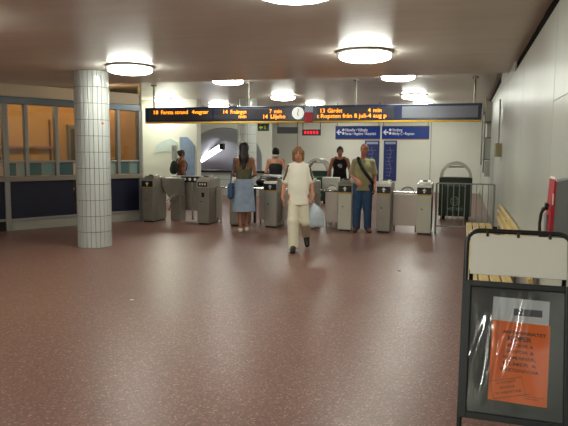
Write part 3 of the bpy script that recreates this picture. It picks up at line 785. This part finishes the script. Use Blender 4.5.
cl = MB().cyl((dx(298), -.012, HZ/2+.015), (dx(298), .005, HZ/2+.015), .135, seg=36).build('clock_face', mat('clock_white', (236, 236, 230), .4, emit=(240, 240, 232), es=.5), disp)
MB().tube([(dx(298), -.016, HZ/2+.015), (dx(298)+.012, -.016, HZ/2+.105)], .007, 6).build('clock_hand', M_blk, cl)
MB().tube([(dx(298), -.016, HZ/2+.015), (dx(298)+.005, -.016, HZ/2-.05)], .009, 6).build('clock_hand', M_blk, cl)
Bx(dx(304.8), dx(313), -.03, .0, -.01, .21, bev=.004).build('red_plate', M_red, disp)
Bx(dx(305), dx(313), -.02, .0, .21, HZ-.02, bev=.004).build('pale_plate', mat('pale_blue_grey', (170, 178, 196), .4), disp)
for px in (152.5, 248, 355, 474):
    MB().cyl((dx(px), .08, HZ), (dx(px), .08, ZH-zbot), .022, seg=10).build('hanger', M_steeld, disp, True)
    MB().cyl((dx(px), .08, ZH-zbot-.025), (dx(px), .08, ZH-zbot), .07, seg=14).build('hanger_flange', M_steeld, disp, True)

# small hanging signs under the board
def hung(name, p0, p1, Y, m, label, cat, th=.06, drop=True, ztop=None):
    a = on_y(p0[0], p0[1], Y); b = on_y(p1[0], p1[1], Y)
    r = empty(name, ((a.x+b.x)/2, Y, b.z), 0, label, cat); hw = (b.x-a.x)/2; hh = a.z-b.z
    Bx(-hw, hw, 0, th, 0, hh, bev=.006).build('panel', m, r)
    if drop:
        for s in (-1, 1): MB().tube([(s*hw*.94, th/2, hh), (s*hw*.94, th/2, (ztop or zbot-.013)-b.z)], .009, 6).build('bracket', M_blk, r)
    return r, hw, hh
YS = 13.09
r, hw, hh = hung('exit_sign', (257.5, 123.6), (268.5, 131), YS, mat('sign_dark_green', (20, 42, 26), .4), 'small dark green sign with yellow arrow hanging under the display board', 'sign', drop=True)
MB().prism([(-hw*.7, hh*.5), (-hw*.35, hh*.78), (-hw*.35, hh*.6), (-hw*.02, hh*.6), (-hw*.02, hh*.4), (-hw*.35, hh*.4), (-hw*.35, hh*.22)], 'y', -.004, .002).build('arrow', mat('arrow_yellow', (190, 190, 40), .5), r)
Bx(hw*.3, hw*.42, -.004, .002, hh*.25, hh*.75).build('bar', MATS['arrow_yellow'], r)
r, hw, hh = hung('hanging_sign', (277, 127), (297.5, 133.5), YS, mat('sign_black', (38, 38, 40), .4), 'blank dark grey sign hanging on brackets under the clock', 'sign')
r, hw, hh = hung('led_sign', (302, 129.5), (320.5, 135.5), YS, mat('led_maroon', (74, 12, 24), .4), 'small sign with red LED marks hanging under the red plate', 'sign')
for k in range(5): Bx(-hw*.72+k*hw*.32, -hw*.72+k*hw*.32+hw*.16, -.005, .002, hh*.3, hh*.72, bev=.001).build('led_mark', M_ledred, r)

# blue direction signs
YG = 19.0
def arrow_left(r, x, z, s, m):
    MB().prism([(x-s, z), (x, z+s), (x+s*.25, z+s*.75), (x-s*.2, z+s*.25), (x+s*.9, z+s*.25), (x+s*.9, z-s*.25), (x-s*.2, z-s*.25), (x+s*.25, z-s*.75), (x, z-s)], 'y', -.004, .002).build('arrow', m, r)
M_sw = mat('sign_white', (236, 240, 246), .5, emit=(236, 240, 246), es=.15)
for (a, b, t1, t2, lb) in (((335.5, 126.8), (379.8, 139.2), 'Hässelby • Vällingby', 'Farsta • Hagsätra • Skarpnäck', 'blue direction sign with two long lines of white text above the polo shirt person'),
                           ((382, 126.8), (429, 139.2), 'Norsborg', 'Mörby C • Ropsten', 'blue direction sign with arrow and shorter white text, right of its twin')):
    r, hw, hh = hung('direction_sign', a, b, YG, M_blue, lb, 'sign', th=.1, ztop=ZH)
    Bx(-hw, hw, -.004, .104, -.02, .004).build('yellow_edge', M_yellow, r)
    Bx(-hw, hw, -.004, .104, hh-.004, hh+.02).build('top_edge', M_blk, r)
    arrow_left(r, -hw*.83, hh*.56, .09, M_sw)
    for z in (.66, .38): MB().cyl((-hw*.64, -.004, hh*z+.035), (-hw*.64, .002, hh*z+.035), .042, seg=16).build('line_symbol', M_sw, r)
    w1 = 1.0*hw if len(t1) > 10 else .42*hw; w2 = 1.38*hw if len(t2) > 20 else .92*hw
    text_mesh(t1, .13, M_sw, 'lettering', r, (-hw*.55, -.004, hh*.66-.01), width=w1, bold=.002)
    text_mesh(t2, .12, M_sw, 'lettering', r, (-hw*.55, -.004, hh*.38-.015), width=w2, bold=.002)

# blue posters on the back wall
for (a, b, lb) in (((365, 140.5), (378.5, 164), 'dark blue poster on the back wall partly behind the balding head'), ((384, 140.5), (396, 181), 'tall dark blue poster on the back wall between two gate cabinets')):
    if a[0] < 370: b = (378.5, 181)
    A = on_y(*a, YB-.03); B = on_y(*b, YB-.03)
    r = empty('wall_poster', ((A.x+B.x)/2, YB-.03, B.z), 0, lb, 'poster'); hw = (B.x-A.x)/2; hh = A.z-B.z
    Bx(-hw, hw, 0, .028, 0, hh, bev=.004).build('poster_sheet', M_blued, r)
    Bx(-hw*.8, hw*.8, -.004, .002, hh*.91, hh*.97).build('title_band', mat('poster_light', (150, 166, 196), .5), r)
    MB().tube([(-hw*.1, -.003, hh*.84), (hw*.15, -.003, hh*.7), (-hw*.2, -.003, hh*.5), (hw*.2, -.003, hh*.3), (-hw*.1, -.003, hh*.1)], .02, 6).build('route_line', mat('poster_mauve', (110, 90, 130), .5), r)
    for k in range(8): Bx(-hw*.6, hw*(.1+.5*((k*37) % 10)/10), -.003, .002, hh*(.12+.09*k), hh*(.12+.09*k)+.03).build('print_line', mat('poster_print', (84, 104, 150), .5), r)
# posters on the landing wall
A = on_y(152, 138, YL-.02); B = on_y(177, 153, YL-.02)
r = empty('wall_poster', ((A.x+B.x)/2, YL-.02, B.z), 0, 'faint pale blue mural patch on the white landing wall', 'poster'); hw = (B.x-A.x)/2; hh = A.z-B.z
MB().prism([(-hw*.9, hh*.1), (-hw*.6, 0), (0, hh*.12), (hw, 0), (hw, hh*.75), (hw*.5, hh), (-hw*.1, hh*.8), (-hw*.6, hh*.55)], 'y', 0, .019).build('poster_sheet', mat('pale_cyan', (202, 216, 212), .5, noise=.05, nscale=4), r)
A = on_y(180, 137, YL-.03); B = on_y(194.5, 178, YL-.03)
r = empty('wall_poster', ((A.x+B.x)/2, YL-.03, B.z), 0, 'tall grey blue poster with rounded top beside the green backpack', 'poster'); hw = (B.x-A.x)/2; hh = A.z-B.z
MB().prism([(-hw, 0), (hw, 0), (hw, hh*.78), (hw*.6, hh*.9), (0, hh), (-hw, hh)], 'y', 0, .028).build('poster_sheet', mat('grey_blue', (138, 158, 188), .5, noise=.12, nscale=5), r)
Bx(-hw*1.12, -hw, -.01, .028, 0, hh).build('frame', M_cream, r)
A = on_y(171.5, 145, YL-.08); B = on_y(175.5, 160, YL-.08)
r = empty('call_box', ((A.x+B.x)/2, YL-.08, B.z), 0, 'narrow grey box mounted on the white landing wall', 'box'); hw = (B.x-A.x)/2; hh = A.z-B.z
Bx(-hw, hw, 0, .08, 0, hh, bev=.01).build('case', mat('box_grey', (156, 158, 152), .5), r); Bx(-hw*.6, hw*.6, -.006, .01, hh*.6, hh*.9).build('grille', M_grey, r)

# ------------------------------------------------------------------ ticket gates
YGATE = 11.95; GW = .275; GH = 1.0; GD = .62
def cabinet(X, m, label, dark=False, style=0):
    r = empty('ticket_gate', (X, YGATE, 0), 0, label, 'ticket gate', 'ticket gate cabinets')
    w = GW/2
    Bx(-w, w, 0, GD, .03, .80, bev=.012).build('body', m, r)
    Bx(-w+.02, w-.02, .03, GD-.03, 0, .035).build('base', M_blk, r)
    hd = MB().prism([(-.012, .80), (-.012, .93), (.03, .985), (.1, 1.0), (GD-.05, 1.0), (GD, .95), (GD, .80)], 'x', -w-.006, w+.006).build('head', M_steel, r)
    if style == 0:
        ap = Bx(-w+.002, w-.002, -.02, -.01, .795, .925, bev=.003).build('arrow_panel', M_blk, r)
        s = .045; z = .862
        MB().prism([(0, z+s), (s, z), (s*.35, z), (s*.35, z-s), (-s*.35, z-s), (-s*.35, z), (-s, z)], 'y', -.024, -.019).build('arrow', M_white, ap)
        Bx(-w, w, -.016, -.004, .772, .79).build('yellow_strip', M_yellow, r)
    else:
        ap = Bx(-w+.03, w-.03, -.02, -.01, .83, .93, bev=.003).build('reader_panel', M_blk, r)
        for k in (-1, 0, 1): Bx(k*.06-.018, k*.06+.018, -.024, -.019, .86, .905).build('symbol', M_offwhite, ap)
        Bx(-.03, .035, -.006, .004, .6, .7, bev=.003).build('slot', M_blk, r)
    rd = MB().prism([(.08, 1.0), (.11, 1.035), (.34, 1.05), (.36, 1.0)], 'x', -w*.8, w*.8).build('reader', M_steel, r)
    Bx(-.05, .05, .15, .28, 1.038, 1.06, bev=.004).build('card_pad', M_blk, rd)
    Bx(w-.004, w+.006, .08, GD-.08, .1, .74, bev=.003).build('side_panel', M_steeld if not dark else M_blk, r)  # black side stands in for the dark reflection in the steel
    MB().cyl((-w*.3, -.006, .5), (-w*.3, .004, .5), .014, seg=10).build('lock', M_blk, r)
    return r
gx = [-.72, -1.505, -2.285, -3.07, -3.87, -4.65, -5.41, -6.75]
glab = ['cream ticket gate cabinet standing next to the railing', 'steel ticket gate cabinet right of the polo shirt person', 'cream ticket gate cabinet left of the polo shirt person',
        'ticket gate cabinet hidden behind the walking person in cream', 'steel ticket gate cabinet with brochures on top', 'ticket gate cabinet hidden behind the person in the denim skirt',
        'steel ticket gate cabinet with slot and symbols at the wide gate', 'steel ticket gate cabinet at the far left by the booth']
gm = [M_cream, M_steeld, M_cream, M_steel, M_steel, M_steeld, M_steeld, M_steeld]
for i, X in enumerate(gx): cabinet(X, gm[i], glab[i], i == 0, 1 if i == 6 else 0)
# barrier leaves and chrome bars in the lanes
M_leaf = mat('leaf_steel', (188, 178, 170), .32, metal=.55)
def lane(xa, xb, label, part=(0, 1), bar=True, hump=True):
    a = xa+GW/2+.01; b = xb-GW/2-.01; w = b-a
    r = empty('gate_leaf', ((a+b)/2, YGATE+.38, .0), 0, label, 'barrier', 'ticket gate barriers')
    u0 = -w/2+w*part[0]; u1 = -w/2+w*part[1]
    Bx(u0, u1, 0, .035, .12, .765, bev=.008).build('leaf', M_leaf, r)
    for s in (u0+.03, u1-.03): MB().cyl((s, .0175, 0), (s, .0175, .13), .018, seg=10).build('foot', M_steeld, r, True)
    if bar: MB().cyl((-w/2+.003, -.02, .80), (w/2-.003, -.02, .80), .02, seg=12).build('bar', M_chrome, r, True)
    if hump:
        rr = .13; c0 = 0.04
        MB().tube([(c0+rr*math.cos(t), .017, .79+rr*.9*math.sin(t)) for t in np.linspace(0, PI, 13)], .016, 8).build('arch_handle', M_steel, r, True)
        MB().prism([(c0+rr*.85*math.cos(t), .79+rr*.75*math.sin(t)) for t in np.linspace(0, PI, 13)], 'y', .01, .025).build('arch_plate', M_offwhite, r)
    return r
lane(gx[1], gx[0], 'steel barrier leaf with arched handle left of the gate by the railing')
lane(gx[3], gx[2], 'pale barrier leaf with arched handle behind the plastic bag', part=(.3, .85))
lane(gx[4], gx[3], 'barrier leaf right of the brochure gate, half behind the walking person', hump=False)
lane(gx[5], gx[4], 'barrier leaf left of the brochure gate beside the denim skirt', part=(.52, 1), hump=False)
lane(gx[6], gx[5], 'barrier bar and narrow leaf left of the denim skirt', part=(.0, .3), hump=False)
# wide gate: two steel doors, symbol plate, slanted cover
wg = empty('wide_gate', ((gx[7]+gx[6])/2, YGATE+.75, 0), 0, 'wide steel double gate with a three symbol plate on top', 'gate')
hw = (gx[6]-gx[7])/2-GW/2-.01
for a, b in ((-hw+.25, .05), (.07, hw)): Bx(a, b, 0, .05, .22, .98, bev=.008).build('door', M_steeld, wg)
for s in (-hw+.28, .06, hw-.04): MB().cyl((s, .025, 0), (s, .025, .24), .022, seg=10).build('foot', M_steeld, wg, True)
Bx(-hw+.1, hw, -.03, .08, .98, 1.02, bev=.006).build('top_rail', M_steel, wg)
sp = Bx(-.2, .26, -.05, -.02, .88, 1.01, bev=.004).build('symbol_plate', M_blk, wg)
for k in range(3): MB().cyl((-.1+k*.13, -.056, .945), (-.1+k*.13, -.049, .945), .034, seg=14).build('symbol', M_offwhite, sp)
r = empty('tripod_unit', (gx[7]+GW/2+.12, YGATE+.38, 0), 0, 'steel turnstile unit with slanted cover beside the far left gate', 'turnstile')
MB().prism([(-.1, .98), (.32, .98), (.32, .62), (.22, .42), (.06, .55), (-.1, .80)], 'y', 0, .3).build('cover', M_steeld, r)
Bx(.08, .34, .05, .3, 0, .6, bev=.01).build('post', M_steeld, r)
for k in range(3):
    a = -PI/2+k*.9-.5; MB().tube([(.25, -.02, .62), (.25+.33*math.sin(a)*.4, -.1-.1*k, .62-.36*abs(math.cos(a)))], .016, 8).build('arm', M_chrome, r, True)
# white box unit and brochures on the gates
r = empty('reader_unit', (-2.62, YGATE+.55, 0), 0, 'pale grey box on a post right of the walking person in cream', 'ticket reader')
Bx(-.27, .08, 0, .25, .80, 1.06, bev=.02).build('case', mat('pale_grey_box', (186, 188, 178), .5), r); Bx(-.15, -.05, .08, .18, 0, .8).build('post', M_steel, r)
r = empty('brochure_pile', (gx[4]+.0, YGATE+.1, 1.062), 0, 'pile of white brochures on top of a ticket gate', 'brochures')
for k in range(4):
    o = Bx(-.2, .2, -.05, .22, .011*k, .011*k+.01).build('brochure', M_paper, r); o.rotation_euler = (0, 0, (k-1.5)*.05)
r = empty('counter_bag', (gx[4]-.385, YGATE+.75, .84), 0, 'black bag on a small stand left of the brochure gate', 'bag')
f = Field((-.3, -.2, -.02), (.3, .2, .3), .008); f.ell((0, 0, .09), (.2, .1, .085), .03); f.cone((-.13, 0, .05), (.13, 0, .05), .05, .05, .04); f.cut((0, 0, -1), 0.0); fobj(f, 'bag_body', M_blk, r)
MB().tube([(-.1, 0, .15), (-.07, 0, .2), (.07, 0, .2), (.1, 0, .15)], .012, 8).build('bag_handle', M_blk, r, True)
MB().box(-.24, .24, -.06, .06, -.025, 0).box(-.24, -.2, -.04, .04, -.84, -.02).box(.2, .24, -.04, .04, -.84, -.02).build('folding_stand', M_blk, r)

# railing between the last gate and the right wall
a = gx[0]+GW/2+.08; b = XW-.05
rl = empty('railing', ((a+b)/2, YGATE+.3, 0), 0, 'grey metal railing of thin upright bars in front of the green bin', 'railing')
hw = (b-a)/2; RM = mat('railing_grey', (150, 152, 146), .4, metal=.5)
MB().cyl((-hw, 0, 1.0), (hw, 0, 1.0), .014, seg=8).build('top_rail', RM, rl, True)
MB().cyl((-hw, 0, .15), (hw, 0, .15), .014, seg=8).build('bottom_rail', RM, rl, True)
n = 10
for i in range(n+1):
    x = -hw+2*hw*i/n; po = i in (0, n)
    MB().cyl((x, 0, 0 if po else .15), (x, 0, 1.0), .02 if po else .0085, seg=8).build('post' if po else 'bar', RM, rl, True)

# green newspaper bins with arched hood
def bin_(px, Y, W, H, label):
    c = on_y(px, 200, Y); r = empty('newspaper_bin', (c.x, Y, 0), 0, label, 'bin', 'green bins with arched hoods')
    w = W/2; zb = H*.72
    Bx(-w, w, 0, .5, .09, zb, bev=.02).build('body', M_green, r)
    for s in (-1, 1): Bx(s*w*.72-.05, s*w*.72+.05, .05, .45, 0, .1).build('foot', M_blk, r)
    ro = w*.98; ri = w*.80; hh = H-zb
    o = [(ro*math.cos(t), zb+hh*math.sin(t)) for t in np.linspace(0, PI, 21)]; i_ = [(ri*math.cos(t), zb+.02+(hh*.78)*math.sin(t)*.95) for t in np.linspace(PI, 0, 21)]
    MB().prism(o+i_, 'y', .02, .48).build('hood', M_steel, r)
    Bx(-ri*.62, ri*.62, .03, .47, zb+hh*.62, zb+hh*.70).build('hood_plate', M_steeld, r)
    Bx(-w, w, -.01, .51, zb-.03, zb, bev=.005).build('rim', M_blk, r)
    MK = mat('bin_mark', (120, 150, 130), .5)
    e = MB(); e.tube([(.1*math.cos(t), -.004, zb*.45+.1*math.sin(t)) for t in np.linspace(0, 2*PI, 25)], .012, 6)
    e.tube([(.05*math.cos(t), -.004, zb*.45+.1*math.sin(t)) for t in np.linspace(0, 2*PI, 25)], .008, 6)
    e.tube([(-.09, -.004, zb*.45+.04), (0, -.004, zb*.45+.03), (.09, -.004, zb*.45+.04)], .008, 6).tube([(-.09, -.004, zb*.45-.04), (0, -.004, zb*.45-.03), (.09, -.004, zb*.45-.04)], .008, 6)
    e.build('emblem', MK, r)
    text_mesh('METRO', .1, MK, 'lettering', r, (0, -.004, zb*.45-.22), align='CENTER', width=.36, bold=.002)
    text_mesh('TIDNINGAR HÄR', .075, MK, 'lettering', r, (0, -.004, zb*.8), align='CENTER', width=.5, bold=.001)
    return r
bin_(455, 14.85, .76, 1.40, 'large dark green bin with arched steel hood behind the railing')
bin_(316, 18.0, .74, 1.40, 'dark green bin seen past the shoulder of the walking person')

# wall fittings far along the right wall
r = empty('junction_box', on_x(495, 150, XW-.11), 0, 'small beige box on the right wall above the railing end', 'box')
Bx(0, .11, -.12, .3, -.12, .12, bev=.01).build('case', mat('beige_box', (150, 142, 104), .5), r); MB().cyl((.06, .1, .12), (.06, .1, .9), .015, seg=8).build('conduit', M_steeld, r, True)
r = empty('wall_cabinet', (XW-.16, 16.2, 0), 0, 'stacked pale boxes and pipes fixed to the far right wall', 'wall cabinet')
for z0, z1, d in ((1.45, 1.95, .0), (2.0, 2.35, .05), (2.4, 2.9, .02), (1.0, 1.4, .03)): Bx(d, .16, 0, .5, z0, z1, bev=.01).build('case', mat('pale_case', (196, 196, 184), .45), r)
for x, z0, z1 in ((.0, 1.1, 3.0), (-.06, 1.3, 2.7)): MB().cyl((x, -.06, z0), (x, -.06, z1), .018, seg=8).build('pipe', M_steeld, r, True)
for z in (1.42, 1.97, 2.37): Bx(-.02, .16, -.05, .5, z, z+.03).build('bracket', M_grey, r)

# wooden bench along the right wall
BY0, BY1 = 5.2, 10.35
bn = empty('bench', (.31, BY0, 0), 0, 'yellow wooden slatted bench against the right wall behind the sign', 'bench')
for i in range(4): Bx(-.24+i*.1, -.24+i*.1+.085, 0, BY1-BY0, .42, .455, bev=.006).build('seat_slat', M_wood, bn)
for i in range(3): MB().box(-.02, .02, 0, BY1-BY0, -.04, .04, bev=.006, rot=Matrix.Rotation(-.15, 4, 'Y')).xf(Matrix.Translation((.25+.012*i, 0, .54+.1*i))).build('back_slat', M_wood, bn)
for y in (.15, 1.8, 3.4, BY1-BY0-.15):
    Bx(-.24, .24, y-.02, y+.02, .37, .42).build('support', M_blk, bn); Bx(-.2, -.16, y-.02, y+.02, 0, .38).build('leg', M_blk, bn); Bx(.255, .285, y-.02, y+.02, 0, .76).build('leg', M_steeld, bn)

# pay phone on the right wall
ph = empty('pay_phone', (XW-.006, 3.95, 1.02), 0, 'grey pay phone with red front edge and black handset on the right wall', 'pay phone')
MB().prism([(-.118, 0), (0, 0), (0, .43), (-.105, .41)], 'y', 0, .22).build('case', M_grey, ph)
MB().prism([(-.15, .0), (-.119, .0), (-.106, .41), (-.122, .425)], 'y', -.004, .224).build('front_panel', M_red, ph)
MB().prism([(-.122, .425), (-.106, .41), (-.104, .43), (-.118, .44)], 'y', -.004, .224).build('top_trim', M_offwhite, ph)
Bx(-.132, -.124, -.008, -.003, .27, .34).build('window_mark', M_offwhite, ph)
hs = MB(); hs.tube([(-.165, .05, .255), (-.185, .05, .24), (-.2, .05, .205), (-.207, .05, .15), (-.205, .05, .11), (-.195, .05, .075), (-.17, .05, .06)], [.015, .016, .0125, .011, .0125, .017, .016], 12)
hs.cyl((-.178, .05, .258), (-.15, .05, .252), .024, .022, 14).cyl((-.188, .05, .066), (-.155, .05, .07), .026, .023, 14)
h_ = hs.build('handset', M_blk, ph, True)
MB().tube([(-.17, .05, .04), (-.18, .05, -.05), (-.17, .07, -.18), (-.13, .1, -.2), (-.1, .12, -.08), (-.1, .12, .01)], .007, 8).build('cord', M_blk, h_, True)
Bx(-.152, -.14, .1, .2, .08, .2, bev=.003).build('keypad', M_grey, ph)

ph.scale = (.78, 1, 1)

# ------------------------------------------------------------------ poster stand
SO = Vector((.06, 3.39, .16)); ph_ = math.radians(-1.53); al = math.radians(16.07)
sg = empty('poster_stand', (SO.x+.25, SO.y, 0), ph_, 'black framed pavement poster stand with orange notice and white header', 'poster stand')
tilt = Matrix.Translation((-.25, 0, SO.z)) @ Matrix.Rotation(-al, 4, 'X')   # local: x right, z up along the board, y out of the back
def SB(mb_, name, m, parent=sg, smooth=False): return mb_.xf(tilt).build(name, m, parent, smooth)
SB(Bx(0, .5, .012, .02, 0, .70), 'back_board', M_slate)
SB(MB().box(-.048, .0, -.012, .03, -.035, .735, bev=.005).box(.5, .548, -.012, .03, -.035, .735, bev=.005).box(-.001, .501, -.012, .03, -.035, 0, bev=.005).box(-.001, .501, -.012, .03, .70, .735, bev=.005), 'frame', mat('frame_slate', (30, 36, 40), .35))
fr = []
zt = 1.035; rc = .075; xl, xr_ = -.034, .534
zlow = -.18
path = [(xl, .046, zlow), (xl, .046, zt-rc)]+[(xl+rc-rc*math.cos(t), .046, zt-rc+rc*math.sin(t)) for t in np.linspace(.15, PI/2, 7)]+[(xr_-rc+rc*math.sin(t), .046, zt-rc+rc*math.cos(t)) for t in np.linspace(0, PI/2, 7)]+[(xr_, .046, zlow)]
SB(MB().tube(path, .0145, 12), 'tube_frame', M_blktube, smooth=True)
hp_ = SB(Bx(xl+.022, xr_-.022, .04, .05, .775, zt-.022, bev=.003), 'header_panel', M_offwhite)
for x in (.08, .25, .42): SB(MB().box(x-.008, x+.008, .032, .058, zt-.035, zt+.002, bev=.003), 'clip', M_blk)
# rear legs of the folding frame
for x in (xl+.03, xr_-.03):
    MB().tube([tilt @ Vector((x, .075, .80)), Vector((x-.25, .62, .013))], .0125, 10).build('rear_leg', M_blktube, sg, True)
MB().tube([Vector((xl+.03-.25, .5, .2)), Vector((xr_-.03-.25, .5, .2))], .01, 8).build('rear_rung', M_blktube, sg, True)
# notices behind clear plastic
def sheet(name, m, x0, x1, z0, z1, y, r, parent=sg):
    mb_ = Bx(x0, x1, y, y+.0015, z0, z1); mb_.xf(Matrix.Translation(((x0+x1)/2, 0, (z0+z1)/2)) @ Matrix.Rotation(r, 4, 'Y') @ Matrix.Translation((-(x0+x1)/2, 0, -(z0+z1)/2)))
    return SB(mb_, name, m)
wp = sheet('white_notice', M_paper, .122, .42, .40, .648, .010, math.radians(1.2))
SB(Bx(.235, .385, .0085, .010, .553, .592), 'printed_block', mat('print_dark', (84, 84, 96), .7), wp)
on = sheet('orange_notice', M_orange, .118, .423, .075, .515, .0075, math.radians(1.4))
rt = tilt.to_3x3(); RX = rt @ Vector((1, 0, -.024)); RU = rt @ Vector((.024, 0, 1))
def ot(s, size, x, z, w, bold=0.0, right=RX, up=RU, al_='CENTER'):
    p = tilt @ Vector((x, .0068, z)); text_mesh(s, size, M_ink, 'lettering', on, p, right=right, up=up, align=al_, width=w, ext=.0002, bold=bold)
ot('ANTIKVARIATET', .024, .295, .448, .225, .0008); ot('KÖPER', .036, .27, .412, .125, .0012)
for i, (t, w) in enumerate((('BÖCKER &', .14), ('SKIVOR &', .15), ('ROMANER,', .17), ('FILMER &', .175), ('SERIETIDNINGAR', .2))): ot(t, .024, .272, .378-i*.034, w, .0003)
a = math.radians(14); SR = rt @ Vector((math.cos(a), 0, math.sin(a))); SU = rt @ Vector((-math.sin(a), 0, math.cos(a)))
def stamp(u, v): return tilt @ (Vector((.215, .0068, .155))+Vector((math.cos(a)*u-math.sin(a)*v, 0, math.sin(a)*u+math.cos(a)*v)))
for i, t in enumerate(('KONTANT', 'BRA PRISER', 'VI HÄMTAR')): text_mesh(t, .021, M_ink, 'lettering', on, stamp(0, .022-i*.027), right=SR, up=SU, align='CENTER', width=(.10, .08, .14)[i], ext=.0002)
MB().tube([stamp(x, z) for x, z in ((-.085, -.05), (.085, -.05), (.085, .045), (-.085, .045), (-.085, -.05))], .0013, 6).build('stamp_border', M_ink, on)
for i in range(3): ot('Telefon ring oss nu'[:(8, 19, 15)[i]], .01, .30, .128-i*.012, (.03, .1, .075)[i], 0, al_='LEFT')
# clear sheet with creases
nx, nz = 70, 90; V = []; Fc = []
for j in range(nz+1):
    for i in range(nx+1):
        u, v = i/nx, j/nz
        cr = 0.0
        for (u0, k, w, h, vm) in ((.26, .2, .034, .0062, .55), (.38, .26, .03, .005, .62), (.5, .36, .03, .004, .72), (.12, .3, .04, .004, .4)):
            dd = (u-(u0+k*(v-.6)+.025*math.sin(v*7+u0*20)))/w; cr += h*math.exp(-dd*dd)*math.exp(-((v-vm)/.33)**2)
        cr += .0012*math.sin(9*u+4*v)*math.sin(5*v+1)
        ed = min(u, 1-u, v, 1-v); cr *= min(1, ed*12)
        V.append(tilt @ Vector((.004+.492*u, .001-cr*1.8, .004+.692*v)))
for j in range(nz):
    for i in range(nx): p0 = j*(nx+1)+i; Fc.append((p0, p0+1, p0+nx+2, p0+nx+1))
me = bpy.data.meshes.new('plastic_sheet'); me.from_pydata(V, [], Fc); me.update(); link_mesh('plastic_sheet', me, M_plastic, sg, True)

# tiny scraps on the floor
for (px, py, m, lb) in ((132, 300, M_paper, 'tiny white paper scrap on the floor in front of the tiled column'), (399, 271, M_blk, 'tiny dark scrap on the floor in front of the gates')):
    q = on_z(px, py); sc_ = MB().prism([(-.02, -.008), (.0, -.014), (.022, -.004), (.014, .012), (-.012, .01)], 'z', 0, .006).build('paper_scrap', m, None, False, (q.x, q.y, 0)); tag(sc_, lb, 'litter')
